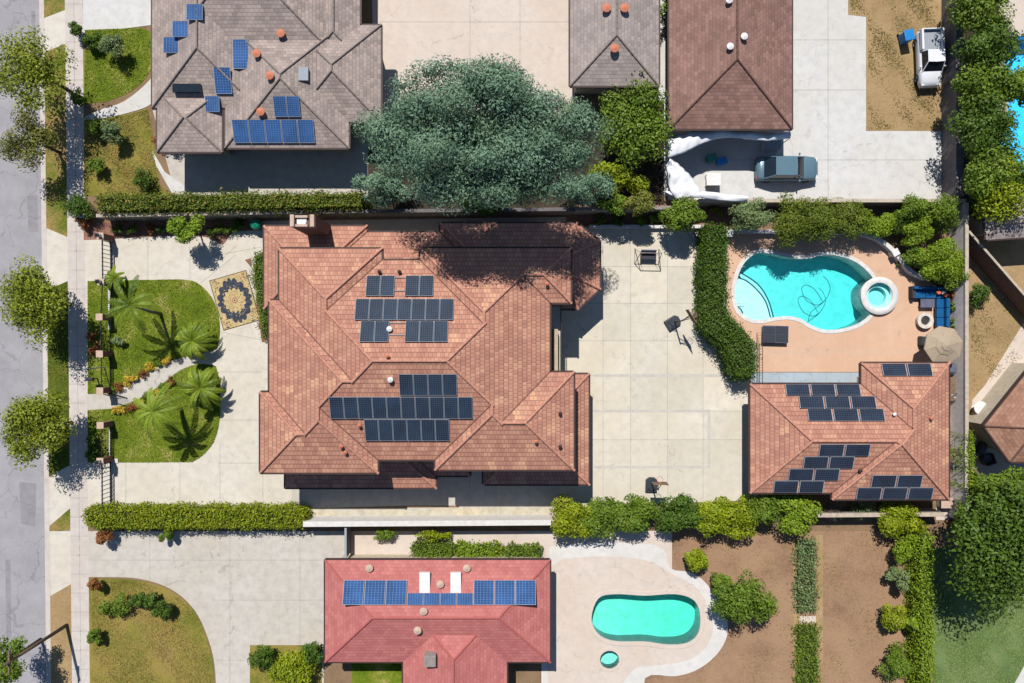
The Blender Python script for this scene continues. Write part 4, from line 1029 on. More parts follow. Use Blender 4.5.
a, b = Vector(PB_[0]), Vector(PB_[1]); d = (b - a).normalized() * .3
def gate(label, a, b):
    t = iron('driveway_gate', label, a, b, .1, 1.25, 'iron driveway gates', .3, .04, 'gate', wd=.08); return t
gate('black iron sliding gate across the upper driveway', a + d, b - d)
a = Vector(PB_[6]); gate('black iron sliding gate across the lower driveway', a + Vector((0, -.3, 0)), Vector((a.x + .02, W(0, 508)[1], 0)))
a = Vector(PB_[4]); iron('garden_gate', 'black iron garden gate standing open on the front path', a + Vector((.15, -.28, 0)), a + Vector((1.25, -.62, 0)), .1, 1.2, None, .12, cat='gate')
iron('pool_fence', 'thin dark pool fence between the tall hedge and pool deck', W(756.5, 333), W(756.5, 383), .05, 1.3, None, .2, .015, wd=.03)
tag(MB().tube([(*W(105, 367.5), 0), (*W(105, 367.5), 2.4)], [.045, .035], 8).lathe([(.09, 2.4), (.1, 2.5), (.02, 2.6)], W(105, 367.5), 8).build('lamp_post', M['alu'], None, W3(105, 367.5)), 'thin pale pole standing between the sidewalk and upper lawn', 'pole')
t = thing('mailbox', 'dark mailbox in the grass beside the front fence', 'mailbox', W3(98, 378.5)); MB().box((0, 0, .45), (.09, .09, .9)).build('post', M['wood'], t, local=True); bevel(MB().box((0, 0, 1.02), (.55, .26, .26)).build('box', M['black'], t, local=True), .05, 3)

# ================================================================== FURNITURE AND YARD THINGS
# rug on the driveway
A, B_, D_ = Vector(W(210, 280.5)), Vector(W(247, 269.8)), Vector(W(223, 331))
rw, rh = (B_ - A).length, (D_ - A).length; ang = math.atan2((B_ - A).y, (B_ - A).x); ctr = (B_ + D_) / 2
R = thing('rug', 'large tan rug with navy medallion lying on the driveway', 'rug', (ctr.x, ctr.y, .027), ang)
def lobed(ax, ay, n, amp, ph=0, m=160, power=1.0):
    return [(ax * math.copysign(abs(math.cos(q)) ** power, math.cos(q)) * (1 + amp * abs(math.cos(n * q / 2 + ph)) - amp * .5), ay * math.copysign(abs(math.sin(q)) ** power, math.sin(q)) * (1 + amp * abs(math.cos(n * q / 2 + ph)) - amp * .5)) for q in [2 * math.pi * k / m for k in range(m)]]
mb = MB(); mb.prism([(-rw / 2, -rh / 2), (rw / 2, -rh / 2), (rw / 2, rh / 2), (-rw / 2, rh / 2)], 0, .012, 2)
s = .06; mb.prism([(-rw / 2 + s, -rh / 2 + s), (rw / 2 - s, -rh / 2 + s), (rw / 2 - s, rh / 2 - s), (-rw / 2 + s, rh / 2 - s)], .010, .015, 0)
rr = random.Random(3)
for sgx in (-1, 1):
    for sgy in (-1, 1):
        for q in range(26):
            u, v = rr.uniform(.55, .94), rr.uniform(.50, .95)
            if (u / .8) ** 2 + (v / .8) ** 2 < 1.05: continue
            c = (sgx * u * rw / 2, sgy * v * rh / 2); r0 = rr.uniform(.03, .075); mb.prism([(c[0] + r0 * math.cos(k * 1.047) * (1 if k % 2 else .6), c[1] + r0 * math.sin(k * 1.047) * (1 if k % 2 else .6)) for k in range(6)], .012, .0165 + .0002 * q, rr.choice((1, 2, 3)))
mb.build('border', [M['rug_tan'], M['rug_navy'], M['rug_edge'], M['rug_rust']], R, local=True)
mb = MB(); mb.prism(lobed(rw * .43, rh * .42, 16, .16, power=1.2), .014, .021, 0)
for k in range(60):
    q = rr.uniform(0, 6.28); f = rr.uniform(.68, .93); c = (rw * .36 * f * math.cos(q), rh * .345 * f * math.sin(q)); r0 = rr.uniform(.025, .06)
    mb.prism([(c[0] + r0 * math.cos(j * 1.047) * (1 if j % 2 else .55), c[1] + r0 * math.sin(j * 1.047) * (1 if j % 2 else .55)) for j in range(6)], .018, .0225 + .0001 * k, 1)
mb.prism(lobed(rw * .27, rh * .22, 14, .2), .02, .030, 1)
for k in range(30):
    q = rr.uniform(0, 6.28); f = rr.uniform(.4, .9); c = (rw * .24 * f * math.cos(q), rh * .195 * f * math.sin(q)); r0 = rr.uniform(.02, .045)
    mb.prism([(c[0] + r0 * math.cos(j * 1.257), c[1] + r0 * math.sin(j * 1.257)) for j in range(5)], .026, .0312 + .0001 * k, rr.choice((2, 2, 3)))
mb.prism(lobed(.22, .22, 8, .15), .028, .036, 3); mb.prism(lobed(.15, .15, 8, .15), .03, .038, 1); mb.prism(lobed(.06, .06, 6, .1), .03, .040, 0)
mb.build('medallion', [M['rug_navy'], M['rug_tan'], M['rug_edge'], M['rug_rust']], R, local=True)

# green bin near the chimney
t = thing('bin', 'glossy green domed bin standing in the shade beside the chimney', 'bin', W3(254.8, 224, .9)[:2] + (0,)); MB().lathe([(.30, 0), (.36, .75)], seg=20).build('body', M['greenpl'], t, smooth=False, local=True)
MB().lathe([(.39, .75), (.40, .80), (.34, .92), (.2, 1.0), (.02, 1.03)], seg=24).build('lid', M['greenpl'], t, smooth=True, local=True)

# black four panel table beside the pool
t = thing('patio_table', 'low black table with a four panel top beside the pool', 'table', W3(773, 334.3))
mb = MB()
for sx in (-1, 1):
    for sy in (-1, 1): mb.box((sx * .48, sy * .31, .50), (.93, .585, .03), -.03)
mb.build('tabletop', M['black_pl'], t, local=True)
mb = MB(); mb.box((0, 0, .47), (1.98, 1.3, .035), -.03); mb.build('frame', M['greytop'], t, local=True)
for sx in (-1, 1):
    for sy in (-1, 1): MB().box((sx * .88, sy * .54, .23), (.06, .06, .45)).build('leg', M['black'], t, local=True)

# portable basketball hoops
def hoop(label, loc, rz):
    t = thing('basketball_hoop', label, 'basketball hoop', loc, rz, 'portable basketball hoops')
    o = MB().prism([(-.62, -.45), (.35, -.45), (.55, -.2), (.55, .2), (.35, .45), (-.62, .45)], .03, .22).build('base', M['black_pl'], t, local=True); bevel(o, .06, 3)
    MB().tube([(.1, 0, .2), (.12, 0, 2.6)], .055, 8).tube([(.12, 0, 2.45), (.62, .12, 3.05)], .03, 6).tube([(.12, 0, 2.45), (.62, -.12, 3.05)], .03, 6).tube([(.12, 0, 1.9), (.62, 0, 2.8)], .03, 6).tube([(-.4, .3, .2), (.12, 0, 1.2)], .022, 6).tube([(-.4, -.3, .2), (.12, 0, 1.2)], .022, 6).build('pole', M['black'], t, local=True)
    b = MB().box((.68, 0, 3.1), (.05, 1.12, .75)).build('backboard', M['wood'], t, local=True)
    MB().box((.71, 0, 2.72), (.06, 1.14, .06)).build('edge_pad', M['black'], b, local=True)
    mb = MB(); mb.tube([(.95 + .225 * math.cos(q * math.pi / 12), .225 * math.sin(q * math.pi / 12), 2.95) for q in range(25)], .012, 6, cap=False).box((.72, 0, 2.95), (.08, .14, .06)); mb.build('rim', M['orange'], t, local=True)
    mb = MB()
    for q in range(12):
        a0, a1 = q * math.pi / 6, (q + 1.5) * math.pi / 6; mb.tube([(.95 + .22 * math.cos(a0), .22 * math.sin(a0), 2.94), (.95 + .13 * math.cos(a1), .13 * math.sin(a1), 2.55)], .005, 4)
    mb.build('net', M['white'], t, local=True); return t
h0 = hoop('black portable basketball hoop standing in the middle of the patio', W3(673, 322.5), math.radians(32))
h1 = dup(h0, W3(651, 484), 'black portable basketball hoop at the lower edge of the patio against the shrubs', math.radians(88))

# garden swing
t = thing('garden_swing', 'garden swing bench with metal frame on the patio near the planter', 'garden swing', W3(646.5, 256), math.radians(-1))
mb = MB()
for s in (-1, 1):
    mb.tube([(s * .92, -.62, 0), (s * .78, 0, 1.75), (s * .92, .55, 0)], .03, 8); mb.tube([(s * .92, -.62, .04), (s * .92, .55, .04)], .025, 8)
mb.tube([(-.8, 0, 1.75), (.8, 0, 1.75)], .032, 8).tube([(-.92, -.62, .05), (.92, -.62, .05)], .03, 8)
mb.build('frame', M['block'], t, local=True)
bevel(MB().box((0, -.05, .50), (1.15, .55, .07)).build('seat', M['wicker'], t, local=True)); bevel(MB().box((0, .26, .80), (1.15, .08, .52), 0, 0, Matrix.Rotation(-.25, 3, 'X')).build('backrest', M['greytop'], t, local=True))
mb = MB()
for s in (-1, 1): mb.tube([(s * .56, -.1, .5), (s * .6, 0, 1.75)], .012, 5); mb.box((s * .57, -.03, .68), (.06, .5, .05))
mb.build('hanger', M['black'], t, local=True)

# blue sectional, table, fire pit, armchair, umbrella
def sofa_w(px, py, z=.4): return W3(px, py, z)[:2]
t = thing('sectional_sofa', 'L shaped outdoor sofa with blue cushions below the big shrub', 'sofa', (*sofa_w(940, 305), 0))
def cb(name, x0, y0, x1, y1, z0, z1, mat, parent, bv=.06, zref=.4):
    a, b = W(x0, y1, zref), W(x1, y0, zref); o = MB().prism([(a[0], a[1]), (b[0], a[1]), (b[0], b[1]), (a[0], b[1])], z0, z1).build(name, mat, parent); bevel(o, bv, 3); return o
cb('base', 911.5, 286.5, 950, 298.2, .05, .30, M['wicker'], t, .03); cb('base', 936.2, 298.4, 950, 327.8, .05, .298, M['wicker'], t, .03)
cb('arm', 911, 286.2, 914.2, 298.4, .06, .62, M['wicker'], t, .03)
for x0, x1 in ((914.3, 925.2), (925.4, 936.2)): cb('seat_cushion', x0, 289.4, x1, 298.4, .30, .46, M['bluefab'], t)
cb('seat_cushion', 936.4, 289.4, 946.4, 298.6, .30, .465, M['bluefab'], t)
for y0, y1 in ((298.8, 308.2), (308.4, 317.8), (318, 327.4)): cb('seat_cushion', 936.4, y0, 946.0, y1, .30, .46, M['bluefab'], t)
for x0, x1 in ((914.4, 925.2), (925.4, 936.2), (936.5, 946.2)): cb('back_cushion', x0, 286.4, x1, 289.2, .32, .82, M['bluefab'], t, .06, .8)
for y0, y1 in ((298.2, 307.9), (308.2, 317.7), (318, 327.2)): cb('back_cushion', 946.6, y0, 950.4, y1, .32, .82, M['bluefab'], t, .06, .8)
for px, py, m, lb in ((938.8, 292.6, 'orange', 'orange throw pillow on the blue sofa nearer the table'), (942.6, 292.2, 'white', 'white throw pillow in the corner of the blue sofa'), (946, 295.2, 'orange', 'orange throw pillow tucked in the sofa corner against the shrub')):
    x, y = W(px, py, .6); o = MB().box((x, y, .62), (.36, .16, .34), .4, 0, Matrix.Rotation(.6, 3, 'X')).build('pillow', M[m], None, (x, y, .62)); bevel(o, .07, 3); tag(o, lb, 'pillow', 'throw pillows on the sofa')
t = thing('coffee_table', 'dark grey coffee table inside the corner of the blue sofa', 'table', (*sofa_w(927, 303), 0))
cb('tabletop', 920.3, 298.9, 934.3, 307.6, .40, .45, M['greytop'], t, .015)
for x, y in ((921.5, 300), (933, 300), (921.5, 306.6), (933, 306.6)): cb('leg', x - .8, y - .6, x + .8, y + .6, 0, .40, M['black'], t, .01)
cb('shelf', 921.5, 299.8, 933.2, 306.8, .12, .16, M['wicker'], t, .01)
x, y = W(925.5, 320.5, .4); t = thing('fire_pit', 'round pale stone fire pit with dark bowl beside the blue sofa', 'fire pit', (x, y, 0))
MB().lathe([(.50, 0), (.58, .06), (.58, .34), (.62, .37), (.62, .43), (.36, .43), (.34, .40), (.33, .30)], (x, y), 36, cap=False).build('surround', M['stone'], t, smooth=False)
MB().lathe([(.335, .30), (.2, .33), (.01, .35)], (x, y), 24, cap=False).build('bowl', M['ash'], t, smooth=True); MB().lathe([(.25, .37), (.27, .39), (.25, .41)], (x, y), 24, cap=False).build('burner_ring', M['steel'], t, smooth=True)
def armchair(label, loc, rz, group=None, seatm='wicker', name='armchair'):
    t = thing(name, label, 'chair', loc, rz, group)
    bevel(MB().box((0, .02, .28), (.72, .66, .26)).build('seat', M[seatm], t, local=True), .05); bevel(MB().box((0, .34, .52), (.76, .12, .62)).build('backrest', M['black_pl'], t, local=True), .04)
    for s in (-1, 1): bevel(MB().box((s * .39, .0, .38), (.1, .66, .5)).build('arm', M['black_pl'], t, local=True), .03)
    for sx in (-1, 1):
        for sy in (-1, 1): MB().box((sx * .33, sy * .28, .08), (.05, .05, .16)).build('leg', M['black'], t, local=True)
    return t
armchair('dark wicker armchair between the fire pit and the parasol', W3(922.5, 340.5), math.radians(180))
x, y = W(945, 345.3, 2.55); U_ = thing('patio_umbrella', 'octagonal taupe patio parasol shading the corner by the guest house', 'umbrella', (x, y, 0))
def octa(r, z, ph=.20): return [(x + r * math.cos(ph + k * math.pi / 4), y + r * math.sin(ph + k * math.pi / 4), z) for k in range(8)]
mb = MB(); mb.quads(octa(1.44, 2.38), octa(.62, 2.66)); mb.quads(octa(1.44, 2.28), octa(1.44, 2.38)); mb.build('canopy', M['canvas'], U_)
mb = MB(); mb.quads(octa(.74, 2.66), octa(.34, 2.82)); mb.quads(octa(.42, 2.83), octa(.02, 2.96)); mb.build('vent', M['canvas'], U_)
MB().tube([(x, y, 0.05), (x, y, 2.95)], .025, 8).build('pole', M['wood'], U_); MB().lathe([(.32, 0), (.32, .06), (.06, .12)], (x, y), 20).build('base', M['block'], U_)
for k in range(8):
    q = octa(1.42, 2.36)[k]; MB().tube([(x, y, 2.90), q], .012, 5).build('rib', M['wood'], U_)
# grill counter
x, y = W(953.5, 389, .9); t = thing('outdoor_counter', 'brown outdoor counter with sink beside the guest house', 'counter', (x, y, 0))
bevel(MB().box((x, y, .43), (.62, 1.7, .86)).build('cabinet', M['stucco_pink'], t)); bevel(MB().box((x, y, .89), (.70, 1.8, .06)).build('countertop', M['wood'], t), .02)
MB().lathe([(.17, .921), (.17, .93), (.13, .93), (.11, .90), (.01, .885)], (x, y - .55), 20, cap=False).build('sink', M['steel'], t, smooth=True); MB().tube([(x + .16, y - .3, .92), (x + .16, y - .3, 1.15), (x + .02, y - .4, 1.15)], .015, 6).build('tap', M['steel'], t)
x, y = W(952.5, 368.5, 1.0); t = thing('grill', 'dark metal grill with pale lid below the parasol', 'grill', (x, y, 0))
bevel(MB().box((x, y, .45), (.55, .75, .85)).build('cabinet', M['black'], t)); o = MB().prism([(x - .26, y - .34), (x + .26, y - .34), (x + .26, y + .34), (x - .26, y + .34)], .88, 1.12).build('lid', M['greytop'], t); bevel(o, .1, 4)
MB().tube([(x - .2, y - .40, 1.0), (x + .2, y - .40, 1.0)], .015, 6).build('handle', M['steel'], t)
x, y = W(954.5, 467, .8); t = thing('pool_filter', 'dark round filter tank beside the guest house wall', 'filter tank', (x, y, 0)); MB().lathe([(.24, 0), (.26, .1), (.26, .7), (.18, .85), (.06, .92)], (x, y), 20).build('tank', M['black_pl'], t, smooth=False); MB().tube([(x - .25, y + .05, .4), (x - .5, y + .05, .4), (x - .5, y + .05, .05)], .04, 8).build('pipe', M['black'], t)
x, y = W(947, 503, .7); t = thing('storage_box', 'tan storage box at the lower right corner of the guest house', 'storage box', (x, y, 0)); MB().box((x, y, .33), (.82, .72, .66)).build('body', M['balcony'], t); bevel(MB().box((x, y, .70), (.9, .8, .07)).build('lid', M['capstone'], t), .02)
x, y = W(816, 512, .9); t = thing('water_heater', 'small white tank among bare twigs below the guest house', 'tank', (x, y, 0)); MB().lathe([(.24, 0), (.25, .8), (.2, .9), (.03, .95)], (x, y), 20).build('tank', M['steel'], t, smooth=False); MB().tube([(x, y, .9), (x, y, 1.1), (x, y + .4, 1.1)], .025, 6).build('pipe', M['alu'], t)

# right neighbour's patio things
x, y = W(981, 408, .75); t = thing('patio_table', 'round white patio table beyond the right hand wall', 'table', (x, y, 0)); MB().lathe([(.5, .70), (.52, .73), (.5, .76)], (x, y), 28).build('tabletop', M['white'], t); MB().lathe([(.25, 0), (.05, .06), (.04, .70)], (x, y), 12).build('pedestal', M['white'], t)
c0 = armchair('dark patio chair beside the round white table', W3(977, 421), math.radians(150), 'patio chairs beyond the wall', 'greytop', 'patio_chair')
dup(c0, W3(979, 448), 'dark patio chair against the climbing hedge beyond the wall', math.radians(60))
dup(c0, W3(984, 458), 'dark patio chair farthest from the round white table', math.radians(200))

# ================================================================== VEHICLES, CARPORT
def car(label, loc, rz, Ln, Wd, Ht, paint, kind='car'):
    t = thing('car' if kind == 'car' else 'pickup_truck', label, kind, loc, rz)
    secs = [(-.5, .78, .62), (-.485, .92, .80), (-.42, .98, .88), (-.2, 1, .92), (.1, 1, .93), (.28, .99, .92), (.42, .93, .84), (.48, .82, .72), (.5, .66, .60)]
    rings = []
    for fx, fw, zt in secs:
        w_ = Wd / 2 * fw; zt *= Ht / 1.45; rings.append([(fx * Ln, s * a * w_, z) for s, a, z in ((-1, .86, .24), (-1, 1, .42), (-1, 1, zt - .22), (-1, .93, zt - .06), (-1, .78, zt), (1, .78, zt), (1, .93, zt - .06), (1, 1, zt - .22), (1, 1, .42), (1, .86, .24))])
    mb = MB()
    for a, b in zip(rings, rings[1:]): mb.quads(a, b)
    mb.face(rings[0][::-1]); mb.face(rings[-1])
    body = mb.build('body', M[paint], t, smooth=True, local=True)
    k = Ht / 1.45
    if kind == 'car': bx, tx = (-.40, .26), (-.24, .09)
    else: bx, tx = (-.10, .27), (-.07, .13)
    zb, zt = .86 * k, 1.45 * k; wb, wt = Wd * .44, Wd * .36
    lo_ = [(bx[0] * Ln, -wb, zb), (bx[1] * Ln, -wb, zb), (bx[1] * Ln, wb, zb), (bx[0] * Ln, wb, zb)]; hi = [(tx[0] * Ln, -wt, zt), (tx[1] * Ln, -wt, zt), (tx[1] * Ln, wt, zt), (tx[0] * Ln, wt, zt)]
    mb = MB(); mb.quads(lo_, hi); mb.face(hi); mb.build('windows', M['glass'], t, local=True)
    mb = MB(); mb.prism([(tx[0] * Ln - .03, -wt - .02), (tx[1] * Ln + .03, -wt - .02), (tx[1] * Ln + .06, 0), (tx[1] * Ln + .03, wt + .02), (tx[0] * Ln - .03, wt + .02)], zt - .02, zt + .035)
    for a, b in zip(lo_, hi): mb.tube([a, b], .045, 6)
    bevel(mb.build('roof', M[paint], t, local=True), .03)
    if kind != 'car':
        mb = MB(); x0_, x1_ = -.475 * Ln, -.12 * Ln; zz = .92 * k
        mb.box(((x0_ + x1_) / 2, 0, zz - .01), (x1_ - x0_, Wd * .80, .05), mi=1)
        for s in (-1, 1): mb.box(((x0_ + x1_) / 2, s * Wd * .45, zz + .12), (x1_ - x0_, Wd * .09, .3))
        mb.box((x0_, 0, zz + .12), (.08, Wd * .9, .28)); mb.build('bed', [M[paint], M['alu']], t, local=True)
    for sx in (-.31, .31):
        for s in (-1, 1):
            wc = MB(); prof = [(.20, -.10), (.31, -.09), (.33, -.05), (.33, .05), (.31, .09), (.20, .10)]
            rings = [[(sx * Ln + r * math.cos(q * math.pi / 12), s * (Wd / 2 - .10) + o, .33 + r * math.sin(q * math.pi / 12)) for q in range(24)] for r, o in prof]
            for a, b in zip(rings, rings[1:]): wc.quads(a, b)
            wh = wc.build('wheel', M['tyre'], t, local=True)
            rr_ = MB(); rings = [[(sx * Ln + r * math.cos(q * math.pi / 12), s * (Wd / 2 - .10) + o, .33 + r * math.sin(q * math.pi / 12)) for q in range(24)] for r, o in ((.2, -.08), (.2, .08), (.04, .095))]
            for a, b in zip(rings, rings[1:]): rr_.quads(a, b)
            rr_.face(rings[-1]); rr_.build('rim', M['alu'], wh, local=True)
    for s in (-1, 1):
        bevel(MB().box((.462 * Ln, s * Wd * .34, .70 * k), (.20, .30, .12), -s * .3).build('headlight', M['lamp_clear'], t, local=True), .03); bevel(MB().box((-.487 * Ln, s * Wd * .37, .72 * k), (.10, .26, .16), s * .2).build('taillight', M['lamp_red'], t, local=True), .02)
        bevel(MB().box((.17 * Ln, s * (Wd / 2 + .06), .98 * k), (.12, .2, .13)).build('mirror', M[paint], t, local=True), .03)
    bevel(MB().box((.495 * Ln, 0, .45), (.08, Wd * .7, .14)).build('bumper', M['black_pl'], t, local=True), .02)
    return t
car('white pickup truck parked on dry grass near the dark fence', W3(930, 58, .8)[:2] + (0,), math.radians(-88), 4.3, 1.7, 1.6, 'paint_white', 'truck')
car('grey blue sedan parked on the white driveway beside the tarp', W3(788, 168, .8)[:2] + (0,), 0, 4.7, 1.9, 1.46, 'paint_teal')
x, y = W(908, 36, .8); t = thing('bin', 'bright blue wheeled bin standing on dry grass near the pickup', 'bin', (x, y, 0), .2); o = MB().prism([(-.32, -.36), (.32, -.36), (.32, .36), (-.32, .36)], .12, .95).build('body', M['bluepl'], t, local=True); bevel(o, .06); bevel(MB().box((0, 0, .99), (.72, .8, .08)).build('lid', M['bluepl'], t, local=True), .03)
for s in (-1, 1): MB().tube([(s * .30 - .04, .4, .12), (s * .30 + .04, .4, .12)], .12, 12).build('wheel', M['tyre'], t, local=True)

# white tarp canopy over the neighbour's side yard
def ribbon(label, inner, outer, z, zoff, seed):
    rng = random.Random(seed); n = len(inner); t = thing('canopy', label, 'canopy', (*W(*inner[0], z), 0), 0, 'white tarp canopies')
    mb = MB(); m = 8; G = []
    for a, b in zip(inner, outer):
        row = []
        for k in range(m + 1):
            f = k / m; px, py = a[0] + (b[0] - a[0]) * f, a[1] + (b[1] - a[1]) * f; zz = z + zoff * math.sin(math.pi * f) + .10 * math.sin(px * .21 + seed) * math.cos(py * .3 + f * 5) + .07 * math.sin(px * .75 + py * .4 + f * 3); row.append((*W(px, py, z), zz))
        G.append(row)
    for i in range(n - 1):
        for k in range(m): mb.face([G[i][k], G[i + 1][k], G[i + 1][k + 1], G[i][k + 1]])
    o = mb.build('sheet', M['tarp'], t, smooth=True); so_ = o.modifiers.new('thick', 'SOLIDIFY'); so_.thickness = .02
    for i in (0, n - 1):
        for r in (G[i][0], G[i][-1]): MB().tube([(r[0], r[1], 0), (r[0], r[1], r[2] - .03)], .03, 8).build('pole', M['alu'], t)
    return t
ribbon('rippled white tarp canopy along the eave of the brown roof', spline([(668, 158), (684, 153), (702, 144), (722, 138), (745, 139), (768, 141), (790, 138)], 5, False), spline([(668, 140), (682, 134), (700, 130), (722, 128), (745, 131), (768, 133), (790, 131)], 5, False), 2.5, .15, 1)
ribbon('slanting white tarp canopy at the left end of the side yard', spline([(670, 158), (683, 168), (695, 182), (704, 197)], 5, False), spline([(666, 165), (668, 178), (670, 190), (676, 199)], 5, False), 2.3, .2, 5)
ribbon('long white tarp hanging over the block wall beside the poolside shrubs', spline([(676, 199), (700, 198), (725, 201), (746, 202)], 5, False), spline([(664, 191), (700, 191), (728, 194), (748, 196)], 5, False), 2.2, .12, 9)
x, y = W(714, 179, .8); t = thing('patio_table', 'square white table between the tarps in the side yard', 'table', (x, y, 0)); bevel(MB().box((0, 0, .74), (1.1, .95, .05)).build('tabletop', M['white'], t, local=True), .02)
for sx in (-1, 1):
    for sy in (-1, 1): MB().box((sx * .46, sy * .38, .36), (.05, .05, .72)).build('leg', M['white'], t, local=True)
for px, py, m, lb in ((712, 158, 'greenpl', 'green plastic toy box in the shade under the tarp'), (722, 161, 'bluepl', 'blue plastic toy box in the shade under the tarp')):
    x, y = W(px, py, .4); t = thing('toy_box', lb, 'toy box', (x, y, 0), .3, 'toy boxes under the tarp'); bevel(MB().box((0, 0, .2), (.7, .5, .4)).build('body', M[m], t, local=True), .05); bevel(MB().box((0, 0, .43), (.76, .56, .06)).build('lid', M[m], t, local=True), .02)
x, y = W(768, 140, .6)
t = thing('storage_box', 'white storage box against the brown roofed building beside the car', 'storage box', (*W(773, 144, .7), 0)); bevel(MB().box((0, 0, .33), (1.2, .7, .64)).build('body', M['white'], t, local=True), .03); bevel(MB().box((0, 0, .68), (1.26, .76, .06)).build('lid', M['alu'], t, local=True), .02)

# ================================================================== PLANTS
hedge('hedge', 'long clipped yellow green hedge along the lower driveway', [(84, 509.5), (300, 509.5), (305, 514), (305, 525), (300, 527.5), (90, 528), (84, 522)], 1.5, 330, .15, L['hedge'], 11)
hedge('hedge', 'long mixed brown and green hedge above the grey block wall', [(98, 196), (230, 195), (363, 194), (363, 206), (230, 208.5), (98, 210)], 2.3, 330, .17, L['mixed'], 12, rough=.22)
hedge('hedge', 'dense dark green hedge bending between the patio and pool deck', [(706, 226), (727, 226), (726.5, 315), (738, 325), (753, 342), (756, 352), (755, 374), (746, 378), (736, 376), (731, 360), (722, 343), (706, 331), (703.5, 318), (704, 270)], 2.1, 330, .15, L['dark'], 13, rough=.2)
hedge('hedge', 'narrow clipped hedge hugging the front corner of the tiled house', [(253, 256), (262, 254), (263, 290), (267, 310), (267, 337), (261, 330), (258, 300), (252, 280)], 1.2, 330, .14, L['mid'], 14, rough=.25)
hedge('hedge', 'thin climbing hedge on the outer side of the right wall', [(969, 434), (974, 434), (974, 491), (969, 491)], 2.2, 330, .14, L['bright'], 15)
hedge('hedge', 'tall narrow hedge between bare garden plots and the cool green lawn', [(920, 536), (933, 536), (934, 760), (922, 760)], 1.9, 260, .16, L['bright'], 16, rough=.2)
gh = 'planting rows in the bare garden plot'
hedge('hedge', 'upper dull green planting row in the bare garden plot', [(798, 541), (816, 541), (816, 612), (798, 612)], .5, 260, .15, L['grey'], 17, gh, rough=.2)
hedge('hedge', 'lower dull green planting row in the bare garden plot', [(798, 627), (818, 627), (819, 750), (799, 750)], .5, 260, .15, L['mid'], 18, gh, rough=.2)
hedge('hedge', 'low hedge along the red roofed house wall, left of its neighbour row', [(413, 544), (452, 545), (452, 557), (413, 557)], .8, 280, .15, L['mid'], 19, 'low hedges along the red roofed house')
hedge('hedge', 'low hedge along the red roofed house wall, nearest its skylights', [(456, 546), (502, 546), (502, 557), (456, 557)], .8, 280, .15, L['bright'], 20, 'low hedges along the red roofed house')
hedge('hedge', 'low hedge along the red roofed house wall, nearest the pool deck', [(508, 547), (540, 547), (540, 558), (508, 558)], .8, 280, .15, L['mid'], 21, 'low hedges along the red roofed house')

# shrubs on the lower edge of the patio
sg = 'shrubs along the lower edge of the patio'
for k, (px, py, r, m, n, lb) in enumerate(((572, 517, 1.55, 'hedge', 3600, 'leafy yellow green shrub at the end of the white walkway wall'), (600, 515, 1.4, 'mid', 3200, 'leafy green shrub second from the walkway wall'), (633, 514, 1.65, 'mid', 3800, 'broad green shrub just left of the lower basketball hoop'),
        (677, 512, 1.75, 'dark', 4200, 'largest and darkest shrub beside the lower basketball hoop'), (708, 516, 1.35, 'hedge', 3200, 'yellow green shrub right of the dark patio shrub'), (737, 516, 1.5, 'hedge', 3400, 'yellow green shrub at the patio corner nearest the guest house'), (763, 507, 1.3, 'mid', 3000, 'dark green shrub tucked under the corner of the guest house roof'), (794, 512, 1.35, 'bright', 3200, 'round green shrub below the lowest solar panel row'))):
    bush(lb, px, py, 1.45, r * 1.16, int(n * 1.2), L[m], 100 + k, .2, group=sg, ry=1.45, rz=1.3, clumps=26)
bush('bright green shrub below the guest house solar panels, right of bare twigs', 900, 519, 1.3, 1.85, 4200, L['hedge'], 120, .2, ry=1.35, rz=1.1, clumps=26)
bush('dark green shrub at the foot of the right wall', 963, 521, 1.4, 1.3, 2600, L['mid'], 121, .19)
bush('leafy shrub below the climbing hedge beyond the wall', 987, 500, 1.6, 1.8, 3800, L['mid'], 122, .2)
bush('grey bare twigged bush below the guest house, left one', 834, 507, .9, 1.0, 700, L['deadtwig'], 123, .12, group='bare twigged bushes below the guest house', asp=.2)
bush('grey bare twigged bush below the guest house, right one', 862, 509, .9, 1.0, 800, L['grey'], 124, .12, group='bare twigged bushes below the guest house', asp=.3)
# poolside shrubs
pg_ = 'shrubs around the pool garden'
for k, (px, py, z, r, ry, m, n, lb) in enumerate(((752, 217, 1.7, 1.35, 1.25, 'grey', 2600, 'grey green shrub at the left end of the pool garden'), (790, 221, 1.75, 1.6, 1.9, 'mixed', 3800, 'tall brownish green shrub overhanging the top of the pool'), (818, 222, 1.6, 1.4, 1.5, 'mixed', 2800, 'green shrub second from the tall overhanging one'), (845, 220, 1.5, 1.5, 1.5, 'mixed', 2800, 'green shrub at the start of the curved white wall'),
        (872, 222, 1.3, 1.45, 1.1, 'bright', 2600, 'bright yellow green shrub behind the curved white wall'), (911, 209, 1.7, 1.15, 1.0, 'mid', 2200, 'round green shrub against the top wall near its corner'), (943, 213, 1.7, 1.3, 1.3, 'mid', 2400, 'green shrub in the top right corner of the pool garden'), (915, 231, 1.4, 1.15, 1.1, 'bright', 2200, 'bright shrub in the middle of the curved bed'),
        (900, 222, 1.0, .9, .9, 'dark', 1300, 'dark small shrub between bright ones behind the curved wall'), (940, 260, 1.5, 1.75, 1.6, 'bright', 5200, 'biggest bright green shrub above the blue sofa'), (953, 276, 1.2, .9, .9, 'mid', 1600, 'green shrub against the right wall above the sofa pillows'), (914, 257, 1.0, .8, .8, 'mid', 1400, 'small green shrub beside the white pier near the spa'))):
    bush(lb, px, py, z, r * (1.12 if k < 4 else 1), int(n * 1.7), L[m], 140 + k, .14, group=pg_, ry=ry, clumps=26)
wg = 'small plants along the right wall'
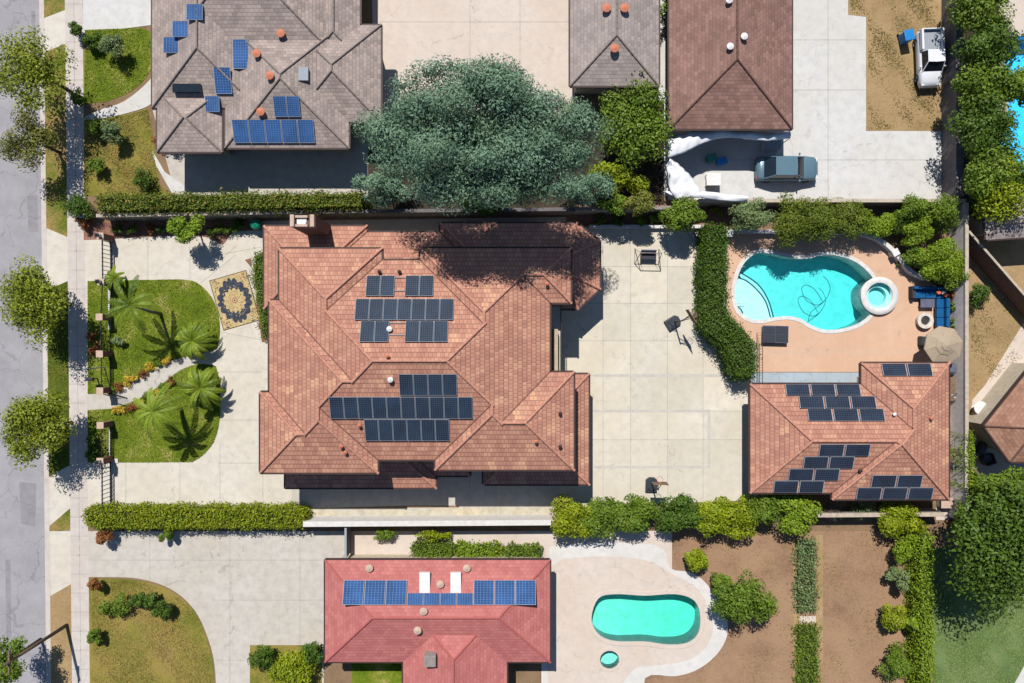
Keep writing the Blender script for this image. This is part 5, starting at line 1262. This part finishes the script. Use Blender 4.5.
for k, (px, py, m, lb) in enumerate(((954.5, 298, 'rust', 'rusty leaved plant beside the sofa corner at the wall'), (954, 309, 'mid', 'small green plant behind the upright part of the sofa'), (955, 322, 'bright', 'small bright plant between sofa end and wall'), (956, 331, 'mid', 'small green plant beside the parasol at the wall'))):
    bush(lb, px, py, .5, .5, 420, L[m], 160 + k, .13, 'plant', wg, clumps=9)
bush('small dark plant on the pool deck beside the curved wall', 899, 263, .3, .35, 200, L['dark'], 165, .12, 'plant', clumps=7)
# trees and plants at the top of the patio
tree('small_tree', 'bushy green tree at the top of the patio beside the tall hedge', 'tree', 684, 216, 2.3, (1.6, 1.45, 1.3), 3600, .19, L['mid'], 170, 24, None, .07)
tree('small_tree', 'small olive tree in the planter left of the bushy one', 'tree', 641, 205, 2.6, (1.5, 1.0, 1.0), 2200, .19, L['olive'], 171, 18, None, .06)
tree('small_tree', 'small green tree in the planter above the swing bench', 'tree', 613, 205, 2.3, (1.3, 1.0, 1.0), 1700, .19, L['mid'], 172, 18, None, .06)
for k, (px, py, lb) in enumerate(((601, 219, 'low plant at the left end of the planter'), (618, 220, 'low plant second from the left in the planter'), (640, 219, 'low plant in the middle of the planter'), (655, 218, 'low plant right of the middle of the planter'), (716, 212, 'low plant in the planter at the hedge top'))):
    bush(lb, px, py, .45, .55, 420, L[('mid', 'dark', 'mid', 'bright', 'olive')[k]], 180 + k, .14, 'plant', 'low plants in the patio planter', clumps=9)

# front yard
tree('street_tree', 'bushy street tree over the kerb beside the upper lawn', 'tree', 39, 302, 3.4, (3.0, 3.1, 1.7), 6000, .2, L['street'], 200, 34, 'street trees by the kerb', .11)
tree('street_tree', 'round street tree over the kerb above the lower driveway', 'tree', 41, 428, 3.4, (2.9, 3.0, 1.7), 6400, .2, L['street'], 201, 34, 'street trees by the kerb', .11)
tree('street_tree', 'large street tree hanging over the street near the top left', 'tree', 36, 72, 3.9, (3.3, 3.2, 1.9), 4600, .2, L['street'], 202, 30, 'street trees by the kerb', .12)
tree('street_tree', 'smaller dull street tree left of the upper dry lawn', 'tree', 30, 140, 3.2, (2.2, 2.4, 1.5), 2600, .18, L['olive'], 203, 24, 'street trees by the kerb', .1)
tree('street_tree', 'street tree at the bottom left corner beside a power pole', 'tree', 6, 661, 3.5, (1.6, 1.8, 1.4), 2400, .19, L['mid'], 204, 22, 'street trees by the kerb', .1)
bush('dense rounded dark green shrub at the corner of the hedge', 81, 206, 1.0, 1.0, 2600, L['dark'], 210, .13, rz=.9, clumps=30)
bush('small brown shrub below the rounded corner shrub', 84, 222, .5, .55, 700, L['rust'], 211, .12, clumps=12)
tree('small_tree', 'small green tree overhanging the upper driveway', 'tree', 186, 229, 2.3, (1.35, 1.2, 1.0), 2300, .17, L['bright'], 212, 20, None, .06)
bg_ = 'strap leaved plants in the bed below the block wall'
for k, (px, py, r, m) in enumerate(((118, 228, .6, 'dark'), (132, 229, .6, 'dark'), (150, 230, .45, 'rust'), (162, 229, .5, 'dark'), (212, 232, .5, 'dark'), (222, 229, .65, 'mid'), (234, 226, .75, 'mid'), (242, 224, .5, 'dark'))):
    bush(('dark plant in the bed nearest the upper gate', 'dark plant second from the upper gate in the bed', 'rusty plant in the middle of the bed below the wall', 'dark plant just left of the driveway tree', 'dark plant just right of the driveway tree', 'green plant second from the driveway tree toward the house', 'widest green plant in the bed near the bin', 'dark plant in the bed closest to the green bin')[k], px, py, .4, r, 380, L[m], 220 + k, .16, 'plant', bg_, clumps=9, asp=.25)
fg_ = 'flowering plants edging the front path'
cnt = 0
for side, pts in (('upper', [(111, 390), (119, 387), (127, 382), (135, 378), (143, 373), (151, 368), (159, 363.5), (167, 360)]), ('lower', [(114, 411.5), (122, 410), (131, 408), (140, 403), (148, 398), (156, 393), (164, 387), (171, 382)])):
    for k, (px, py) in enumerate(pts):
        m = ('mid', 'rust', 'yellow', 'yellow', 'rust', 'yellow', 'mid', 'yellow')[(k + (side == 'lower') * 2) % 8]
        w1 = {'mid': 'green', 'rust': 'rusty red', 'yellow': 'yellow'}[m]; o1 = ('first', 'second', 'third', 'fourth', 'fifth', 'sixth', 'seventh', 'eighth')[k]
        bush('%s bedding plant, %s from the fence, on the %s edge of the path' % (w1, o1, side), px, py, .25, .36 + .08 * (k % 3), 330, L[m], 240 + cnt, .10, 'plant', fg_, clumps=8, rz=.24); cnt += 1
lg = 'low plants along the front fence'
for k, (px, py, m, lb) in enumerate(((93, 336, 'rust', 'reddish low plant left of the fence beside the tree shade'), (94, 350, 'rust', 'reddish low plant by the fence above the mailbox'), (94, 440, 'dark', 'dark low plant left of the lower fence panel'), (93, 452, 'dark', 'dark low plant by the lower gate pillar'), (111, 273 + 3, 'grey', 'spiky plant at the upper corner of the upper lawn'), (118, 340, 'grey', 'grey green low plant on the lawn beside the tallest palm'))):
    bush(lb, px, py, .4, .5, 420, L[m], 270 + k, .15, 'plant', lg, clumps=9)
pgp = 'palms on the front lawns'
palm('tallest palm with pale trunk leaning from the upper lawn toward the fence', W(161, 314), W3(130, 305, 4.3), 9, 2.35, 300, L['palm'], pgp, .45, .10, .5, .15)
palm('palm with drooping fronds on the lower lawn beside the path', W(181, 407), W3(153, 412, 4.0), 10, 2.5, 301, L['palm'], pgp, .5, .12, .4, .15)
palm('bushy low palm on the upper lawn beside the path end', W(196, 342), W3(192, 341, 1.5), 26, 1.65, 302, L['palm'], pgp, .5, .12, .7, .16)
palm('bushy low palm on the lower lawn near the driveway curve', W(205, 385), W3(200, 388, 1.8), 28, 1.8, 303, L['palm'], pgp, .5, .12, .7, .16)
palm('slender small palm at the upper fence corner', W(118, 283), W3(114, 279, 1.3), 9, 1.0, 304, L['palm'], pgp, .5, .07, .7)

# neighbours' trees
tree('cedar_tree', 'huge blue green cedar overhanging the tiled roof from above', 'tree', 483, 138, 11.5, (8.2, 5.3, 4.6), 125000, .21, L['cedar'], 400, 150, None, .45, .12, .36, dens=1.0, fill=.5, cr=(.12, .24))
bush('blue green shrub at the lower left foot of the cedar', 384, 186, 2.6, 1.9, 3600, L['cedar'], 406, .22, ry=1.6, asp=.36)
bush('blue green shrub at the lower right foot of the cedar', 583, 188, 2.6, 2.0, 3800, L['cedar'], 407, .22, ry=1.6, asp=.36)
bush('dark green shrub between the cedar and the block wall', 480, 202, 2.2, 2.2, 3000, L['dark'], 408, .2, ry=.9)
bush('green shrub right of the cedar beside the garage', 634, 128, 3.0, 2.6, 6500, L['mid'], 401, .22, name='bush', ry=3.2, rz=2.4, clumps=36)
bush('bright yellow green shrub below the garage near the block wall', 618, 180, 2.0, 1.9, 3200, L['hedge'], 402, .2, ry=1.3)
bush('green shrub at the top edge between garage and brown roof', 668, 8, 1.5, 1.2, 1800, L['mid'], 403, .18)
bush('round grey green shrub on the top left lawn', 112, 47, 1.1, .95, 1800, L['grey'], 404, .14, group='round shrubs on the upper left lawns')
bush('round grey green shrub on the dry lawn above the hedge', 114, 132, 1.1, .95, 1800, L['grey'], 405, .14, group='round shrubs on the upper left lawns')
for k, (px, py, r, m, lb) in enumerate(((79, 30, .6, 'dark', 'dark shrub at the sidewalk edge of the top left lawn'), (93, 40, .7, 'dark', 'dark shrub beside the round top lawn shrub'), (79, 98, .6, 'mid', 'green shrub at the top left path mouth'), (93, 128, .7, 'mid', 'green shrub below the top left path'), (96, 165, .7, 'mid', 'green shrub on the left of the dry lawn'), (145, 180, .9, 'dark', 'dark shrub at the corner of the dry lawn'), (168, 140, 1.0, 'rust', 'reddish shrub against the grey roofed house'))):
    bush(lb, px, py, .7, r, 1000, L[m], 410 + k, .14, group='shrubs in the top left front yard', clumps=12)
rg = 'trees in the row along the upper right fence'
for k, (px, py, r, m, lb) in enumerate(((978, 4, 2.3, 'mid', 'dense tree at the very top of the right hand tree row'), (985, 44, 2.2, 'dark', 'darker tree second from the top of the right hand row'), (984, 88, 2.3, 'mid', 'broad tree in the middle of the right hand row'), (982, 130, 2.3, 'dark', 'dark tree beside the lower end of the blue pool'), (990, 170, 2.2, 'mid', 'tree near the lower end of the right hand row'), (1000, 196, 2.2, 'hedge', 'yellow green tree at the bottom of the right hand row'), (1016, 88, 1.4, 'bright', 'bright tree crossing the middle of the blue pool'))):
    tree('tree', lb, 'tree', px, py, 3.2, (r * 1.12, r * 1.1, 2.2), 5200, .21, L[m], 430 + k, 28, rg, .12)
bush('dark shrub on dry ground beyond the right wall', 977, 296, .8, .9, 1100, L['dark'], 440, .15)
bush('low shrub at the top corner beyond the right wall', 975, 208, 1.0, .9, 1100, L['dark'], 441, .15)
tree('large_tree', 'large dark tree in the lower right beside the cool green lawn', 'tree', 1003, 545, 5.5, (4.2, 4.6, 3.2), 12500, .25, L['dark'], 442, 50, None, .25)
tree('tree', 'bright green tree at the right edge above the large dark tree', 'tree', 1010, 488, 4.0, (2.4, 1.8, 2.0), 4200, .22, L['mid'], 443, 26, None, .14)
yg = 'shrubs in the bare garden plot'
for k, (px, py, r, m, lb) in enumerate(((901, 545, 1.25, 'bright', 'green shrub at the top of the bare plot beside the hedge'), (898, 578, .75, 'grey', 'small grey green shrub in the bare plot'), (891, 617, .95, 'hedge', 'brightest yellow green shrub in the bare plot'), (896, 662, 1.3, 'mid', 'largest green shrub near the bottom of the bare plot'), (695, 560, .9, 'hedge', 'round yellow green shrub beside the white pool deck'), (722, 583, .9, 'mid', 'green shrub right of the round one by the pool deck'), (909, 622, .5, 'bright', 'tiny bright shrub against the narrow hedge'))):
    bush(lb, px, py, 1.1, r, 1900, L[m], 450 + k, .17, group=yg)
tree('small_tree', 'loose branched green tree between the pool deck and bare plot', 'tree', 748, 600, 2.6, (2.2, 2.2, 1.6), 3600, .2, L['mid'], 460, 24, None, .08)
tree('small_tree', 'small tree at the left of the bare plot near the pool', 'tree', 727, 603, 2.0, (1.2, 1.2, 1.1), 1700, .18, L['dark'], 461, 16, None, .06)
og = 'shrubs around the lower left lawn'
for k, (px, py, r, m, lb) in enumerate(((113, 606, 1.1, 'mid', 'largest round shrub on the lower left lawn'), (137, 598, .6, 'dark', 'dark shrub second along the lower left lawn edge'), (151, 601, .6, 'dark', 'dark shrub third along the lower left lawn edge'), (163, 609, .8, 'dark', 'dark shrub nearest the driveway on the lower left lawn'), (97, 636, .6, 'mid', 'small shrub beside the sidewalk on the lower left lawn'), (96, 584, .5, 'rust', 'rusty shrub at the top of the lower left lawn'), (105, 535, .6, 'rust', 'rusty shrub below the left end of the long hedge'), (168, 535, .55, 'mid', 'green shrub below the middle of the long hedge'))):
    bush(lb, px, py, .8, r, 1200, L[m], 470 + k, .15, group=og, clumps=12)
bush('bright yellow green shrub in the bed left of the red roof', 292, 668, 1.4, 1.6, 3400, L['hedge'], 480, .19, group='shrubs left of the red roof')
bush('dark green shrub left of the bright one by the driveway', 262, 655, 1.0, 1.0, 1500, L['dark'], 481, .16, group='shrubs left of the red roof')
bush('dark green shrub between the bright one and the red roof', 314, 655, 1.0, .9, 1500, L['dark'], 482, .16, group='shrubs left of the red roof')
bush('low shrub against the wall shadow, left one below the walkway', 384, 534, .6, .8, 900, L['mid'], 483, .15, group='low shrubs below the white capped wall', ry=.5)
bush('low yellow green shrub below the walkway wall, middle one', 432, 535, .6, 1.4, 1300, L['hedge'], 484, .15, group='low shrubs below the white capped wall', ry=.5)
# the leaning street pole in the lower left
x, y = W(67, 625); t = thing('utility_pole', 'dark wooden utility pole leaning over the lower left parkway', 'pole', (x, y, 0))
MB().tube([(x, y, -.05), (x - .15, y - .1, 6.2)], [.14, .10], 10).build('shaft', M['bark'], t, smooth=True); MB().box((x - .14, y - .1, 5.8), (.12, 1.6, .12)).build('crossarm', M['wood'], t)

# ================================================================== GRASS AND WEEDS
def scatter(name, label, cat, pxpoly, n, z, size, mat, seed, patch=None, asp=.4):
    rng = np.random.default_rng(seed); P = PW(pxpoly); xs = np.array([p[0] for p in P]); ys = np.array([p[1] for p in P])
    x = rng.uniform(xs.min(), xs.max(), n * 3); y = rng.uniform(ys.min(), ys.max(), n * 3); k = inpoly(P, x, y)
    if patch: k &= (np.sin(x * 1.1 + seed) * np.sin(y * .9 + 2 * seed) + .6 * np.sin(x * 2.7 + y * 1.9) + rng.normal(0, .5, len(x))) > patch
    x, y = x[k][:n], y[k][:n]; pos = np.stack([x, y, np.full(len(x), z) + rng.random(len(x)) * .03], 1); nor = rng.normal(size=(len(x), 3)) * .5; nor[:, 2] += .7
    o = leaf_mesh(name, pos, nor, size, asp, rng, mat, None, tone=.2 + .25 * np.sin(x * .8 + seed) * np.cos(y * .7)); return tag(o, label, cat, None, 'stuff')
L['turf'] = m_leaf('turf blades', rgb(72, 92, 18, .76), rgb(124, 142, 40, .8), .25, rgb(176, 164, 92, .7))
L['turf_dry'] = m_leaf('dry turf blades', rgb(104, 106, 44, .65), rgb(168, 148, 84, .65), .2, rgb(190, 170, 120, .65))
L['weed'] = m_leaf('weed leaf', rgb(124, 116, 66, .65), rgb(164, 148, 96, .65), .2, rgb(190, 168, 122, .65))
scatter('grass', 'green grass of the upper front lawn around the tallest palm', 'grass', lawn_up, 15000, .055, .11, L['turf'], 601)
scatter('grass', 'green grass of the lower front lawn around the drooping palm', 'grass', lawn_lo, 13000, .055, .11, L['turf'], 602)
scatter('grass', 'street grass on the shaded parkway under the street trees', 'grass', [(47, 292), (67.5, 285), (69, 463), (49, 474)], 5000, .02, .10, L['turf'], 603, -.2)
scatter('grass', 'patchy grass on the neighbour lawn at the top left', 'grass', [(85, 30), (140, 28), (153, 40), (148, 75), (130, 92), (105, 101), (85, 103)], 6000, .028, .11, L['turf'], 604)
scatter('grass', 'dry patchy grass above the mixed hedge at the left', 'grass', [(85, 125), (128, 115), (148, 109), (158, 180), (165, 193), (85, 193)], 7000, .026, .11, L['turf_dry'], 605, -.3)
scatter('grass', 'yellowing grass on the rounded lower left lawn', 'grass', [(92, 581), (135, 581), (160, 587), (180, 598), (196, 616), (206, 640), (212, 683), (210, 720), (92, 720)], 14000, .03, .12, L['turf_dry'], 606, -.5)
L['turf_cool'] = m_leaf('cool turf blades', rgb(92, 118, 56, .68), rgb(138, 158, 92, .7), .2)
scatter('grass', 'cool green grass in the lower right yard', 'grass', [(935, 560), (1070, 560), (1070, 652), (1028, 655), (1004, 700), (935, 700)], 12000, .028, .12, L['turf_cool'], 607, -.4)
scatter('weeds', 'dry weeds scattered over the upper right yard around the pickup', 'weeds', [(850, -20), (943, -20), (943, 129), (868, 129), (868, 15), (850, 13)], 6000, .022, .13, L['weed'], 608, .5)
scatter('weeds', 'dry weeds and leaf litter on the bare garden plot', 'weeds', [(675, 533), (918, 533), (918, 720), (660, 720), (725, 650), (729, 625), (700, 580)], 7000, .024, .13, L['weed'], 609, .7)
scatter('weeds', 'dry weeds on the strip beyond the right wall', 'weeds', [(971, 240), (1060, 330), (985, 385), (971, 395)], 3500, .014, .13, L['weed'], 610, .2)
scatter('leaf_litter', 'fallen leaves on the patio and bed below the planter shrubs', 'leaf litter', [(592, 228), (704, 228), (704, 244), (660, 236), (592, 238)], 160, .03, .07, L['rust'], 611)
